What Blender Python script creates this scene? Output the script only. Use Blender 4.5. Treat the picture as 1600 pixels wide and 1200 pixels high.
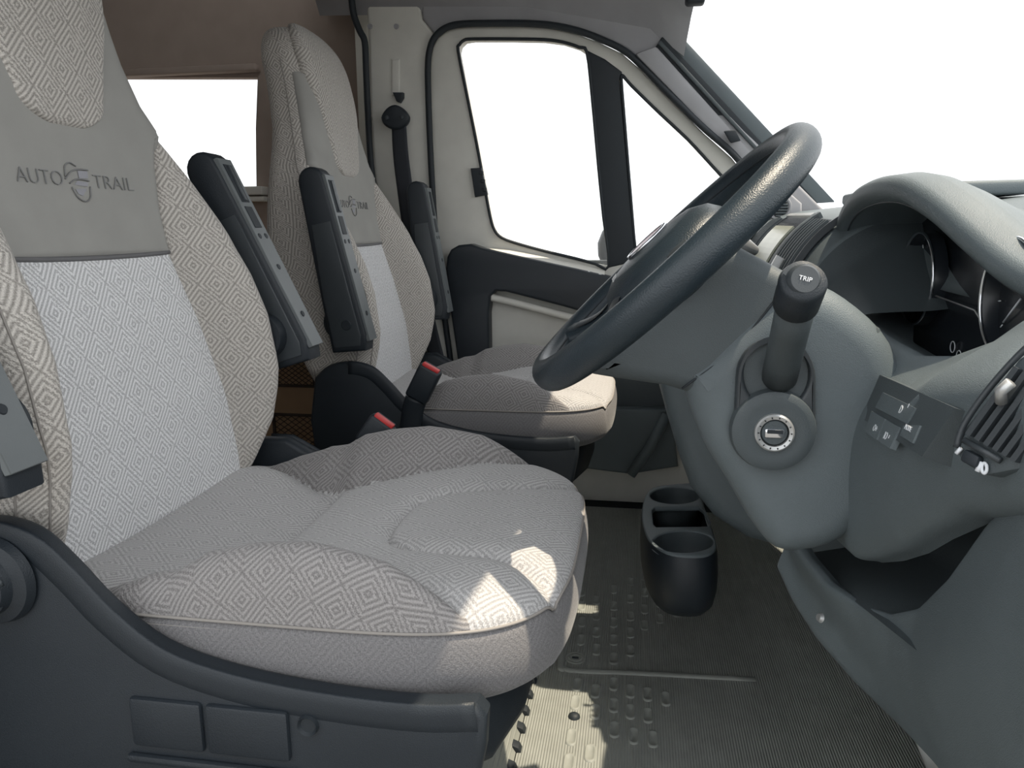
import bpy, bmesh, math, random
import numpy as np
from mathutils import Vector, Matrix

for o in list(bpy.data.objects):
    bpy.data.objects.remove(o, do_unlink=True)
SC = bpy.context.scene
COL = SC.collection
random.seed(4)

# ------------------------------------------------------------------ camera
FPX = 1180.0
CAM = np.array([0.0, -1.28, 0.78])
def _axes(vpx=995.0, vpy=362.0, roll=1.5):
    d = np.array([(vpx-800)/FPX, -(vpy-600)/FPX, -1.0]); d /= np.linalg.norm(d)
    r = math.radians(roll)
    up = np.array([math.sin(r), math.cos(r), 0.0]); up -= d*np.dot(up, d); up /= np.linalg.norm(up)
    return np.array([np.cross(d, up), d, up])
RC = _axes()
cam = bpy.data.cameras.new('camera'); cam_o = bpy.data.objects.new('camera', cam); COL.objects.link(cam_o)
cam.sensor_width = 36.0; cam.lens = 36.0*FPX/1600.0; cam.clip_start = 0.02
M = Matrix([[*RC[i], CAM[i]] for i in range(3)] + [[0, 0, 0, 1]])
cam_o.matrix_world = M
SC.camera = cam_o

# ------------------------------------------------------------------ world, sun, exposure
SC.view_settings.view_transform = 'Standard'; SC.view_settings.look = 'None'
SC.view_settings.gamma = 1.0; SC.view_settings.use_curve_mapping = False
SC.view_settings.exposure = 0.0
W = bpy.data.worlds.new('bright_overcast_white'); SC.world = W; W.use_nodes = True
W.node_tree.nodes['Background'].inputs[0].default_value = (0.955, 0.98, 1.0, 1)
W.node_tree.nodes['Background'].inputs[1].default_value = 1.7
SUN_EL, SUN_AZ = 70.0, 6.0      # azimuth from straight ahead (+X) towards the passenger side (+Y)
sun = bpy.data.lights.new('sun', 'SUN'); sun.energy = 6.0; sun.angle = math.radians(0.6); sun.color = (1.0, 0.87, 0.68)
sun_o = bpy.data.objects.new('sun', sun); COL.objects.link(sun_o)
_e, _a = math.radians(SUN_EL), math.radians(SUN_AZ)
SUN = Vector((math.cos(_e)*math.cos(_a), math.cos(_e)*math.sin(_a), math.sin(_e)))
sun_o.rotation_euler = (-SUN).to_track_quat('-Z', 'Y').to_euler()
sun_o.location = SUN*6

# ------------------------------------------------------------------ reading positions off the photograph (1600 x 1200) at a known real depth
def ray(px, py):
    return RC @ np.array([(px-800)/FPX, -(py-600)/FPX, -1.0])
def atY(px, py, Y):
    r = ray(px, py); return CAM + r*((Y-CAM[1])/r[1])
def atZ(px, py, Z):
    r = ray(px, py); return CAM + r*((Z-CAM[2])/r[2])

# ------------------------------------------------------------------ materials
def nodes(name):
    m = bpy.data.materials.new(name); m.use_nodes = True
    nt = m.node_tree; b = nt.nodes['Principled BSDF']
    return m, nt, b
def plastic(name, col, rough=0.5, grain=0.15, scale=900.0, spec=0.5, metal=0.0, vary=0.12):
    m, nt, b = nodes(name)
    tc = nt.nodes.new('ShaderNodeTexCoord')
    n = nt.nodes.new('ShaderNodeTexNoise'); n.inputs['Scale'].default_value = scale; n.inputs['Detail'].default_value = 2
    nt.links.new(tc.outputs['Object'], n.inputs['Vector'])
    bp = nt.nodes.new('ShaderNodeBump'); bp.inputs['Strength'].default_value = grain; bp.inputs['Distance'].default_value = 0.001
    nt.links.new(n.outputs['Fac'], bp.inputs['Height']); nt.links.new(bp.outputs['Normal'], b.inputs['Normal'])
    n2 = nt.nodes.new('ShaderNodeTexNoise'); n2.inputs['Scale'].default_value = 14; n2.inputs['Detail'].default_value = 3
    nt.links.new(tc.outputs['Object'], n2.inputs['Vector'])
    mx = nt.nodes.new('ShaderNodeMix'); mx.data_type = 'RGBA'
    mx.inputs[6].default_value = (*[c*(1-vary) for c in col], 1); mx.inputs[7].default_value = (*[min(1, c*(1+vary)) for c in col], 1)
    nt.links.new(n2.outputs['Fac'], mx.inputs[0]); nt.links.new(mx.outputs[2], b.inputs['Base Color'])
    b.inputs['Roughness'].default_value = rough; b.inputs['Specular IOR Level'].default_value = spec; b.inputs['Metallic'].default_value = metal
    return m
def fabric(name, light, dark, pw=0.050, ph=0.056, rings=3.5, contrast=1.0):
    m, nt, b = nodes(name); L = nt.links.new
    uv = nt.nodes.new('ShaderNodeUVMap'); sp = nt.nodes.new('ShaderNodeSeparateXYZ'); L(uv.outputs[0], sp.inputs[0])
    def math_(op, a, c=None):
        n = nt.nodes.new('ShaderNodeMath'); n.operation = op
        for i, v in enumerate((a, c)):
            if v is None: continue
            if isinstance(v, (int, float)): n.inputs[i].default_value = v
            else: L(v, n.inputs[i])
        return n.outputs[0]
    nz = nt.nodes.new('ShaderNodeTexNoise'); nz.inputs['Scale'].default_value = 420; L(uv.outputs[0], nz.inputs['Vector'])
    wob = math_('MULTIPLY', math_('SUBTRACT', nz.outputs['Fac'], 0.5), 0.0052)
    u = math_('ADD', math_('DIVIDE', math_('ADD', sp.outputs[0], wob), pw), 50.0); v = math_('DIVIDE', math_('ADD', sp.outputs[1], wob), ph)
    fa = math_('ABSOLUTE', math_('SUBTRACT', math_('FRACT', math_('ADD', u, v)), 0.5))
    fb = math_('ABSOLUTE', math_('SUBTRACT', math_('FRACT', math_('SUBTRACT', u, v)), 0.5))
    d = math_('MAXIMUM', fa, fb)
    wave = math_('MULTIPLY_ADD', math_('COSINE', math_('MULTIPLY', d, 2*math.pi*2*rings)), -0.5)
    wave.node.inputs[2].default_value = 0.5
    n2 = nt.nodes.new('ShaderNodeTexNoise'); n2.inputs['Scale'].default_value = 700; n2.inputs['Detail'].default_value = 4; L(uv.outputs[0], n2.inputs['Vector'])
    mixv = math_('ADD', math_('ADD', math_('MULTIPLY', wave, 0.72*contrast), 0.10+0.36*(1-contrast)), math_('MULTIPLY', math_('SUBTRACT', n2.outputs['Fac'], 0.5), 1.5))
    mx = nt.nodes.new('ShaderNodeMix'); mx.data_type = 'RGBA'; mx.clamp_factor = True
    mx.inputs[6].default_value = (*light, 1); mx.inputs[7].default_value = (*dark, 1)
    L(mixv, mx.inputs[0]); L(mx.outputs[2], b.inputs['Base Color'])
    h = math_('SUBTRACT', math_('MULTIPLY', n2.outputs['Fac'], 0.6), math_('MULTIPLY', wave, 0.5*contrast))
    bp = nt.nodes.new('ShaderNodeBump'); bp.inputs['Strength'].default_value = 0.55; bp.inputs['Distance'].default_value = 0.0016
    L(h, bp.inputs['Height']); L(bp.outputs['Normal'], b.inputs['Normal'])
    b.inputs['Roughness'].default_value = 0.95; b.inputs['Specular IOR Level'].default_value = 0.1
    b.inputs['Sheen Weight'].default_value = 0.25; b.inputs['Sheen Roughness'].default_value = 0.4
    return m
def glassy(name, tint=(1, 1, 1), gloss=0.04):
    m, nt, b = nodes(name); nt.nodes.remove(b); L = nt.links.new
    t = nt.nodes.new('ShaderNodeBsdfTransparent'); t.inputs[0].default_value = (*tint, 1)
    g = nt.nodes.new('ShaderNodeBsdfGlossy'); g.inputs['Roughness'].default_value = 0.02
    mx = nt.nodes.new('ShaderNodeMixShader'); mx.inputs[0].default_value = gloss
    L(t.outputs[0], mx.inputs[1]); L(g.outputs[0], mx.inputs[2]); L(mx.outputs[0], nt.nodes['Material Output'].inputs[0])
    return m
def ribbed(name, col, pitch=0.0042, rough=0.55):
    m, nt, b = nodes(name); L = nt.links.new
    tc = nt.nodes.new('ShaderNodeTexCoord'); w = nt.nodes.new('ShaderNodeTexWave'); w.bands_direction = 'X'
    w.inputs['Scale'].default_value = 0.314/pitch; w.inputs['Distortion'].default_value = 0.0
    L(tc.outputs['Object'], w.inputs['Vector'])
    n = nt.nodes.new('ShaderNodeTexNoise'); n.inputs['Scale'].default_value = 30; n.inputs['Detail'].default_value = 5; L(tc.outputs['Object'], n.inputs['Vector'])
    mx = nt.nodes.new('ShaderNodeMix'); mx.data_type = 'RGBA'
    mx.inputs[6].default_value = (*[c*0.78 for c in col], 1); mx.inputs[7].default_value = (*[c*1.15 for c in col], 1)
    L(n.outputs['Fac'], mx.inputs[0]); L(mx.outputs[2], b.inputs['Base Color'])
    bp = nt.nodes.new('ShaderNodeBump'); bp.inputs['Strength'].default_value = 0.9; bp.inputs['Distance'].default_value = 0.0012
    L(w.outputs['Fac'], bp.inputs['Height']); L(bp.outputs['Normal'], b.inputs['Normal'])
    b.inputs['Roughness'].default_value = rough
    return m
MT = dict(
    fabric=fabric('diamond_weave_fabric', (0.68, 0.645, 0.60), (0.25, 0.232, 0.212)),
    fabric_centre=fabric('diamond_weave_centre', (0.95, 0.95, 0.96), (0.40, 0.40, 0.41)),  # lighter copy of the weave; windscreen light put into the colour
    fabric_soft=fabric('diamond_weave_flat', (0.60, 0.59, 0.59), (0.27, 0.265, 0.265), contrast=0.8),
    fabric_shaded=fabric('diamond_weave_shaded', (0.38, 0.365, 0.36), (0.155, 0.148, 0.148), contrast=0.85),  # darker copy of the weave; bolster shade put into the colour
    border=fabric('napped_border_shaded', (0.27, 0.265, 0.27), (0.10, 0.097, 0.10), contrast=0.22),  # finer nap; colour also darkened for shade on the cushion side
    suede=plastic('grey_suede', (0.36, 0.355, 0.335), 0.9, 0.25, 1400, 0.15),
    stitch=plastic('stitch_thread', (0.30, 0.28, 0.26), 0.9, 0.1),
    edge_shade=plastic('edge_shade_dark', (0.14, 0.14, 0.145), 0.6, 0.1),  # colour of the shade under the rolled suede edge
    letter=plastic('embossed_letter', (0.20, 0.20, 0.20), 0.45, 0.1),
    letter_light=plastic('embossed_emblem', (0.30, 0.30, 0.33), 0.45, 0.1),
    black=plastic('black_plastic', (0.016, 0.022, 0.029), 0.5, 0.35),
    satin=plastic('satin_black_plastic', (0.042, 0.050, 0.057), 0.38, 0.15),
    arm_lit_face=plastic('armrest_lit_face', (0.13, 0.145, 0.15), 0.42, 0.15),  # front face lightened in the colour to look lit
    dash=plastic('dash_plastic', (0.125, 0.152, 0.165), 0.45, 0.6, 1100),
    dash_dark=plastic('dash_dark_plastic', (0.070, 0.086, 0.094), 0.5, 0.4, 1100),
    leather=plastic('wheel_leather', (0.020, 0.031, 0.040), 0.36, 0.45, 700, 0.5),
    trim=plastic('pale_cab_trim', (0.70, 0.69, 0.64), 0.7, 0.3, 700, 0.3),
    headliner=plastic('headliner_cloth', (0.37, 0.37, 0.385), 0.95, 0.3, 900, 0.1),
    rubber=plastic('door_seal_rubber', (0.016, 0.022, 0.028), 0.6, 0.1),
    brown=plastic('brown_wall_board', (0.36, 0.295, 0.255), 0.7, 0.2, 500, 0.2),
    tan=plastic('tan_wood_cabinet', (0.36, 0.235, 0.14), 0.55, 0.2, 300, 0.3),
    net=plastic('brown_net', (0.055, 0.038, 0.03), 0.9, 0.1),
    chrome=plastic('chrome', (0.80, 0.82, 0.86), 0.12, 0.0, 50, 0.5, 1.0),
    silver=plastic('satin_silver', (0.55, 0.56, 0.56), 0.35, 0.1, 900, 0.5, 0.6),
    red=plastic('red_release_button', (0.62, 0.05, 0.05), 0.4, 0.05),
    emblem_red=plastic('emblem_red', (0.30, 0.03, 0.09), 0.25, 0.02),
    white=plastic('white_print', (0.75, 0.78, 0.82), 0.6, 0.02),
    screen=plastic('pale_display', (0.40, 0.42, 0.34), 0.25, 0.02),
    gauge=plastic('gauge_black', (0.018, 0.022, 0.028), 0.25, 0.02),
    webbing=plastic('belt_webbing', (0.030, 0.034, 0.042), 0.8, 0.5, 500),
    mat=ribbed('ribbed_rubber_mat', (0.33, 0.345, 0.32)),
    mat_plain=plastic('plain_rubber_mat', (0.31, 0.325, 0.30), 0.55, 0.3),
    carpet=plastic('black_carpet', (0.030, 0.034, 0.036), 0.95, 0.6, 400, 0.1),
    metal=plastic('painted_pedestal', (0.42, 0.42, 0.40), 0.5, 0.15, 400),
    glass=glassy('clear_glass'),
    dial_glass=glassy('dial_glass', (0.9, 0.92, 0.95), 0.06),
)

# ------------------------------------------------------------------ object helpers
ORG = Vector((0, 0, 0))
def link(o, parent):
    COL.objects.link(o)
    if parent is not None: o.parent = parent
    return o
def tag(o, label=None, cat=None, group=None, kind=None):
    if label: o['label'] = label
    if cat: o['category'] = cat
    if group: o['group'] = group
    if kind: o['kind'] = kind
    return o
def thing(name, loc, label, cat, group=None):
    global ORG
    o = bpy.data.objects.new(name, None); o.empty_display_size = 0.05
    o.location = loc; COL.objects.link(o); ORG = Vector(loc)
    return tag(o, label, cat, group)
def world_org():
    global ORG
    ORG = Vector((0, 0, 0))
def mesh_obj(name, verts, faces, mat, parent=None, smooth=True, uv=None, org=None):
    me = bpy.data.meshes.new(name)
    off = ORG if org is None else Vector(org)
    v = np.asarray(verts, float) - np.array(off)
    me.from_pydata(v.tolist(), [], [tuple(int(i) for i in f) for f in faces]); me.update()
    if uv is not None:
        uvl = me.uv_layers.new(name='UVMap')
        idx = np.empty(len(me.loops), dtype=np.int32); me.loops.foreach_get('vertex_index', idx)
        uvl.data.foreach_set('uv', np.asarray(uv, float)[idx].ravel())
    bm = bmesh.new(); bm.from_mesh(me); bmesh.ops.recalc_face_normals(bm, faces=bm.faces); bm.to_mesh(me); bm.free()
    if smooth: me.polygons.foreach_set('use_smooth', [True]*len(me.polygons))
    me.materials.append(MT[mat] if isinstance(mat, str) else mat)
    return link(bpy.data.objects.new(name, me), parent)
def bm_obj(name, bm, mat, parent=None, smooth=True, org=None):
    me = bpy.data.meshes.new(name)
    off = ORG if org is None else Vector(org)
    bmesh.ops.translate(bm, verts=bm.verts, vec=-off)
    bmesh.ops.recalc_face_normals(bm, faces=bm.faces); bm.to_mesh(me); bm.free()
    if smooth:
        me.polygons.foreach_set('use_smooth', [True]*len(me.polygons))
        try: me.set_sharp_from_angle(angle=math.radians(38))
        except Exception: pass
    me.materials.append(MT[mat] if isinstance(mat, str) else mat)
    return link(bpy.data.objects.new(name, me), parent)
def grid_faces(nu, nv, wrap_u=False, wrap_v=False):
    f = []
    for j in range(nv if wrap_v else nv-1):
        for i in range(nu if wrap_u else nu-1):
            i2 = (i+1) % nu; j2 = (j+1) % nv
            f.append((j*nu+i, j*nu+i2, j2*nu+i2, j2*nu+i))
    return f
def catmull(pts, n=8, closed=False):
    P = [np.asarray(p, float) for p in pts]; out = []
    N = len(P)
    for i in range(N if closed else N-1):
        p0 = P[(i-1) % N] if (closed or i > 0) else 2*P[0]-P[1]
        p1 = P[i]; p2 = P[(i+1) % N]
        p3 = P[(i+2) % N] if (closed or i+2 < N) else 2*P[-1]-P[-2]
        for k in range(n):
            t = k/n
            out.append(0.5*((2*p1)+(-p0+p2)*t+(2*p0-5*p1+4*p2-p3)*t*t+(-p0+3*p1-3*p2+p3)*t**3))
    if not closed: out.append(P[-1])
    return np.array(out)
def tube_geo(pts, rad, seg=10, closed=False, flat=None):
    """swept tube; rad number, list, or (ra, rb) list; flat: unit vector kept as the second cross axis"""
    P = np.asarray(pts, float); n = len(P)
    R_ = [rad]*n if np.isscalar(rad) else list(rad)
    V = []; prev = None
    for i in range(n):
        t = (P[(i+1) % n]-P[(i-1) % n]) if closed else (P[min(i+1, n-1)]-P[max(i-1, 0)])
        t = t/(np.linalg.norm(t)+1e-12)
        if flat is not None: a = np.asarray(flat, float)
        elif prev is None: a = np.array([0, 0, 1.0]) if abs(t[2]) < 0.9 else np.array([1.0, 0, 0])
        else: a = prev
        a = a-t*np.dot(a, t); a /= np.linalg.norm(a); prev = a
        b = np.cross(t, a); r = R_[i]; ra, rb = (r, r) if np.isscalar(r) else r
        for k in range(seg):
            q = 2*math.pi*k/seg
            V.append(P[i]+a*ra*math.cos(q)+b*rb*math.sin(q))
    F = grid_faces(seg, n, True, closed)
    if not closed:
        F.append(tuple(range(seg))); F.append(tuple((n-1)*seg+k for k in range(seg)))
    return np.array(V), F
def tube(name, pts, rad, mat, parent=None, seg=10, closed=False, flat=None, smooth=True, org=None):
    V, F = tube_geo(pts, rad, seg, closed, flat)
    return mesh_obj(name, V, F, mat, parent, smooth, org=org)
def lathe(name, prof, center, axis, mat, parent=None, seg=40, start=None):
    """prof: (radius, height along axis) pairs"""
    ax = Vector(axis).normalized(); a = ax.orthogonal().normalized(); b = ax.cross(a); c = Vector(center)
    V = []
    for r, h in prof:
        for k in range(seg):
            q = 2*math.pi*k/seg
            V.append(c+ax*h+(a*math.cos(q)+b*math.sin(q))*r)
    F = grid_faces(seg, len(prof), True, False)
    if prof[0][0] > 1e-6: F.append(tuple(range(seg)))
    if prof[-1][0] > 1e-6: F.append(tuple((len(prof)-1)*seg+k for k in range(seg)))
    bm = bmesh.new(); vs = [bm.verts.new(v) for v in V]
    for f in F:
        try: bm.faces.new([vs[i] for i in f])
        except ValueError: pass
    bmesh.ops.remove_doubles(bm, verts=bm.verts, dist=1e-6)
    return bm_obj(name, bm, mat, parent)
def box(name, lo, hi, mat, parent=None, bevel=0.004, seg=3, rot=None, org=None):
    bm = bmesh.new(); bmesh.ops.create_cube(bm, size=1.0)
    lo, hi = Vector(lo), Vector(hi); c = (lo+hi)/2; s = hi-lo
    for v in bm.verts: v.co = Vector((v.co.x*s.x, v.co.y*s.y, v.co.z*s.z))
    if bevel > 0: bmesh.ops.bevel(bm, geom=bm.edges[:], offset=min(bevel, min(s)*0.48), segments=seg, profile=0.5, affect='EDGES')
    if rot is not None: bmesh.ops.rotate(bm, verts=bm.verts, cent=(0, 0, 0), matrix=rot)
    bmesh.ops.translate(bm, verts=bm.verts, vec=c)
    return bm_obj(name, bm, mat, parent, org=org)
def plate(name, outer, mat, parent=None, holes=(), thick=0.02, bevel=0.003, fn=None, org=None, res=2):
    """flat shape with holes, outline (a, b) -> point fn(a, b, c) with c the thickness coordinate 0..thick"""
    cu = bpy.data.curves.new('outline', 'CURVE'); cu.dimensions = '2D'; cu.fill_mode = 'BOTH'
    for loop in [outer]+list(holes):
        s = cu.splines.new('POLY'); s.points.add(len(loop)-1)
        for p, q in zip(s.points, loop): p.co = (q[0], q[1], 0, 1)
        s.use_cyclic_u = True
    bv = min(bevel, thick*0.49)
    cu.extrude = max(thick/2-bv, 0.0); cu.bevel_depth = bv; cu.bevel_resolution = res; cu.offset = -bv
    t = bpy.data.objects.new('outline', cu); COL.objects.link(t)
    dg = bpy.context.evaluated_depsgraph_get(); dg.update()
    me = bpy.data.meshes.new_from_object(t.evaluated_get(dg)); bpy.data.objects.remove(t); bpy.data.curves.remove(cu)
    bm = bmesh.new(); bm.from_mesh(me); bpy.data.meshes.remove(me)
    bmesh.ops.remove_doubles(bm, verts=bm.verts, dist=1e-6)
    for v in bm.verts: v.co = Vector(fn(v.co.x, v.co.y, v.co.z+thick/2))
    return bm_obj(name, bm, mat, parent, org=org)
def text_geo(body, size, extrude=0.0, thin=0.0):
    cu = bpy.data.curves.new('text', 'FONT'); cu.body = body; cu.size = size; cu.align_x = 'CENTER'; cu.align_y = 'CENTER'; cu.extrude = extrude; cu.resolution_u = 3; cu.offset = thin
    t = bpy.data.objects.new('text', cu); COL.objects.link(t)
    dg = bpy.context.evaluated_depsgraph_get(); dg.update()
    me = bpy.data.meshes.new_from_object(t.evaluated_get(dg)); bpy.data.objects.remove(t); bpy.data.curves.remove(cu)
    V = np.array([v.co[:] for v in me.vertices]); F = [tuple(p.vertices) for p in me.polygons]
    bpy.data.meshes.remove(me)
    return V, F
def smooth01(t):
    t = np.clip(t, 0, 1); return t*t*(3-2*t)

# ================================================================== THE CAB SHELL
YD = 0.86
def door_y(z):                     # door and pillars lean inwards above the waist
    return YD - 0.13*max(0.0, z-0.74)
def on_door(px, py, off=0.0):
    Y = YD
    for _ in range(6):
        p = atY(px, py, Y-off); Y = door_y(p[2])
    return (p[0], p[2])
def dfn(off):                      # thickness grows outwards (+Y)
    return lambda a, b, c: (a, door_y(b)-off+c, b)
world_org()
# floor
floor = tag(box('floor', (-2.6, -0.92, -0.03), (0.75, 1.0, 0.0), 'carpet', bevel=0.0), kind='structure')

# ground outside
gp = [(24*math.cos(q), 24*math.sin(q)) for q in np.linspace(0, 2*math.pi, 48, endpoint=False)]
tag(mesh_obj('floor_outside', [(x, y, -0.62) for x, y in gp]+[(0, 0, -0.62)], [(i, (i+1) % 48, 48) for i in range(48)], plastic('asphalt', (0.13, 0.13, 0.13), 0.9, 0.5, 60), None, False), 'grey asphalt ground outside the van', kind='structure')
# driver side body behind and in front of the open door
tag(box('wall_right', (-2.6, -1.0, -0.03), (-0.80, -0.95, 1.95), 'trim', None, 0.0), 'driver side wall behind the open door', kind='structure')
# passenger door
dl_outer = [(715, 640), (700, 520), (686, 410), (678, 300), (673, 200), (671, 110), (675, 76), (684, 58), (700, 46), (722, 41), (770, 40), (815, 40), (860, 43), (900, 52), (935, 65), (972, 83), (1000, 107), (1031, 139), (1066, 174), (1100, 208), (1143, 246), (1190, 305), (1245, 380), (1268, 440), (1240, 520), (1190, 640), (1130, 740), (1060, 800), (900, 790), (760, 730)]
win = [(716, 80), (718, 70), (725, 63), (738, 61), (800, 61), (850, 62), (880, 66), (905, 74), (917, 82), (925, 150), (935, 260), (943, 340), (951, 416), (930, 412), (900, 404), (850, 392), (810, 381), (785, 372), (773, 360), (766, 338), (757, 290), (745, 225), (730, 150)]
quarter = [(973, 118), (985, 132), (1030, 176), (1075, 218), (1110, 256), (1150, 300), (1182, 340), (1180, 352), (1140, 366), (1060, 388), (1000, 398), (993, 390), (985, 300), (976, 190), (971, 126)]
D = lambda pts, off=0.0: [on_door(x, y, off) for x, y in pts]
door = plate('door_1', D(dl_outer), 'trim', None, [D(win), D(quarter)], 0.045, 0.006, dfn(0.0))
tag(door, 'pale grey passenger cab door with black armrest panel and two windows', kind='structure')
def pane(name, pts, off, parent, mat='glass'):
    return plate(name, D(pts), mat, parent, (), 0.004, 0.0008, dfn(off))
pane('window_pane', [(710, 60), (800, 55), (885, 60), (925, 80), (955, 420), (900, 410), (800, 385), (765, 365), (740, 250)], -0.022, door)
pane('quarter_pane', [(965, 112), (985, 122), (1075, 210), (1190, 340), (1180, 360), (1000, 405), (982, 300)], -0.022, door)
# black divider post between the two panes
plate('window_divider', D([(917, 78), (945, 92), (972, 112), (968, 126), (976, 210), (984, 300), (993, 395), (996, 408), (952, 418), (944, 350), (934, 255), (925, 150)], 0.004), 'rubber', door, (), 0.05, 0.004, dfn(0.004))
# window seals
def ring_pts(pts, off, n=3, closed=True):
    q = catmull(D(pts, off), n, closed)
    return [(a, door_y(b)-off, b) for a, b in q]
tube('window_seal', ring_pts(win, 0.003), 0.0042, 'rubber', door, 8, True)
tube('quarter_seal', ring_pts(quarter, 0.003), 0.004, 'rubber', door, 8, True)
# armrest panel on the door: an upside-down L
arm = [(696, 420), (698, 402), (704, 390), (716, 383), (735, 381), (752, 387), (800, 398), (905, 421), (960, 434), (1040, 452), (1040, 530), (1000, 515), (930, 494), (880, 479), (830, 466), (790, 456), (774, 455), (766, 463), (763, 490), (764, 545), (765, 640), (726, 640), (712, 545), (701, 470)]
plate('armrest_panel', D(arm, 0.055), 'black', door, (), 0.06, 0.008, dfn(0.055))
la = [on_door(x, y, 0.050) for x, y in [(756, 392), (800, 402), (850, 413), (905, 426), (945, 436)]]; lb = [on_door(x, y, 0.006) for x, y in [(752, 386), (800, 391), (850, 401), (905, 413), (945, 423)]]
LV = [(a, door_y(b)-0.050, b) for a, b in la]+[(a, door_y(b)-0.006, b) for a, b in lb]; LV += [(x, y+0.004, z-0.012) for x, y, z in LV]
LF = []
for i in range(4): LF += [(i, i+1, i+6, i+5), (i+10, i+15, i+16, i+11), (i, i+10, i+11, i+1), (i+5, i+6, i+16, i+15)]
LF += [(0, 5, 15, 10), (4, 14, 19, 9)]
mesh_obj('armrest_ledge', LV, LF, 'trim', door, False)
tube('grab_rail', [(a, door_y(b)-0.03, b) for a, b in catmull(D([(760, 463), (800, 472), (850, 485), (905, 499), (960, 512)], 0.03), 4)], (0.011), 'trim', door, 12)
plate('storage_pocket', D([(905, 640), (1050, 640), (1060, 730), (985, 742), (890, 730)], 0.06), 'dash', door, (), 0.06, 0.01, dfn(0.06))
plate('dark_plate', D([(935, 560), (1060, 560), (1060, 640), (925, 640)], 0.02), 'dash_dark', door, (), 0.03, 0.006, dfn(0.02))  # plain darker plate on the lower door
tube('pocket_brace', [atY(1042, 648, 0.74), atY(1015, 700, 0.73), atY(985, 742, 0.72)], [(0.014, 0.012)]*3, 'dash', door, 10)
# lock block at the rear of the window
lk = plate('lock_block', D([(735, 263), (752, 262), (762, 304), (742, 308)], 0.014), 'black', door, (), 0.014, 0.003, dfn(0.014))
for yy in (270, 283, 296):
    a, b = on_door(752+ (yy-270)*0.2, yy, 0.016)
    box('notch', (a-0.006, door_y(b)-0.020, b-0.005), (a+0.006, door_y(b)-0.010, b+0.005), 'rubber', lk, 0.002, 2)
# window lift switches on the armrest panel
for i, (x0, x1) in enumerate(((905, 922), (925, 940))):
    p0 = on_door(x0, 424+i*4, 0.05); p1 = on_door(x1, 428+i*4, 0.05)
    box('window_switch', (p0[0], door_y(p0[1])-0.050, p1[1]-0.004), (p1[0], door_y(p0[1])-0.012, p1[1]+0.007), 'silver', door, 0.003, 2)

# body side around the door: B-pillar, header and front pillar as one surround
def plate_px(name, pts, off, mat, parent=None, thick=0.03, bevel=0.006, holes=()):
    return plate(name, D(pts, off), mat, parent, [D(h, off) for h in holes], thick, bevel, dfn(off))
bp = plate_px('trim_1', [(569, -40), (575, 60), (578, 180), (584, 270), (600, 400), (622, 560), (640, 760), (730, 760), (712, 640), (697, 520), (683, 410), (675, 300), (670, 200), (668, 110), (672, 74), (681, 55), (660, 30), (650, -40)], 0.012, 'trim', None, 0.06, 0.01)
tag(bp, 'pale grey door pillar trim behind passenger door', kind='structure')
plate_px('belt_channel', [(611, 92), (624, 92), (624, 150), (611, 150)], 0.0165, 'trim', bp, 0.01, 0.0045)
for x in (578, 619):
    a, b = on_door(x, 41, 0.03)
    lathe('screw_cap', [(0, 0.001), (0.006, 0.001), (0.007, -0.004)], (a, door_y(b)-0.032, b), (0, -1, 0), 'headliner', bp, 12)
hdr = plate_px('trim_2', [(681, 55), (698, 41), (722, 35), (770, 34), (817, 34), (862, 37), (903, 45), (940, 58), (978, 76), (1007, 100), (1038, 132), (1073, 167), (1107, 200), (1150, 238), (1197, 297), (1252, 372), (1330, 420), (1290, 330), (1165, 205), (1080, 110), (1040, 62), (1048, 45), (1060, 10), (1050, -60), (650, -60), (660, 30)], 0.012, 'headliner', None, 0.05, 0.008)
tag(hdr, 'grey headlining panel over the passenger door', kind='structure')
# seal round the door opening
tube('door_seal', ring_pts([(712, 620), (698, 520), (684, 410), (676, 300), (671, 200), (668.5, 110), (672, 75), (681, 56), (698, 43), (722, 37.5), (770, 36.5), (816, 36.5), (861, 39.5), (902, 48), (938, 61), (975, 79), (1003, 103), (1035, 136), (1070, 171), (1104, 204), (1147, 242), (1194, 301), (1249, 376)], 0.02, 4, False), 0.0085, 'rubber', door, 10)
tube('pillar_seal', ring_pts([(548, -20), (552, 20), (562, 48), (570, 66), (572, 110), (575, 180), (581, 270), (598, 400)], 0.02, 4, False), 0.009, 'rubber', bp, 10)
# front pillar: pale inner trim, dark channel and outer grey band running down to the dash
def strip(name, a0, a1, b0, b1, Y0, Y1, mat, parent, thick=0.025, bevel=0.004):
    """four photo corners: upper pair a0,a1, lower pair b0,b1, upper at depth Y0 and lower at depth Y1"""
    P = [atY(*a0, Y0), atY(*a1, Y0), atY(*b1, Y1), atY(*b0, Y1)]
    n = np.cross(P[1]-P[0], P[3]-P[0]); n /= np.linalg.norm(n)
    if n[1] < 0: n = -n
    bm = bmesh.new(); vs = [bm.verts.new(p) for p in P]+[bm.verts.new(p+n*thick) for p in P]
    for f in ((0, 1, 2, 3), (7, 6, 5, 4), (0, 4, 5, 1), (1, 5, 6, 2), (2, 6, 7, 3), (3, 7, 4, 0)): bm.faces.new([vs[i] for i in f])
    bmesh.ops.bevel(bm, geom=bm.edges[:], offset=bevel, segments=2, profile=0.5, affect='EDGES')
    return bm_obj(name, bm, mat, parent)
pil = strip('trim_3', (992, 84), (1025, 72), (1215, 314), (1243, 314), 0.765, 0.835, 'headliner', None, 0.03, 0.006)
tag(pil, 'pale windscreen pillar trim on the passenger side', kind='structure')
strip('pillar_channel', (1023, 76), (1036, 55), (1240, 316), (1277, 316), 0.775, 0.845, 'rubber', pil, 0.02)
strip('pillar_rib', (1028, 68), (1032, 62), (1255, 316), (1262, 316), 0.765, 0.835, 'dash_dark', pil, 0.012, 0.003)
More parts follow.
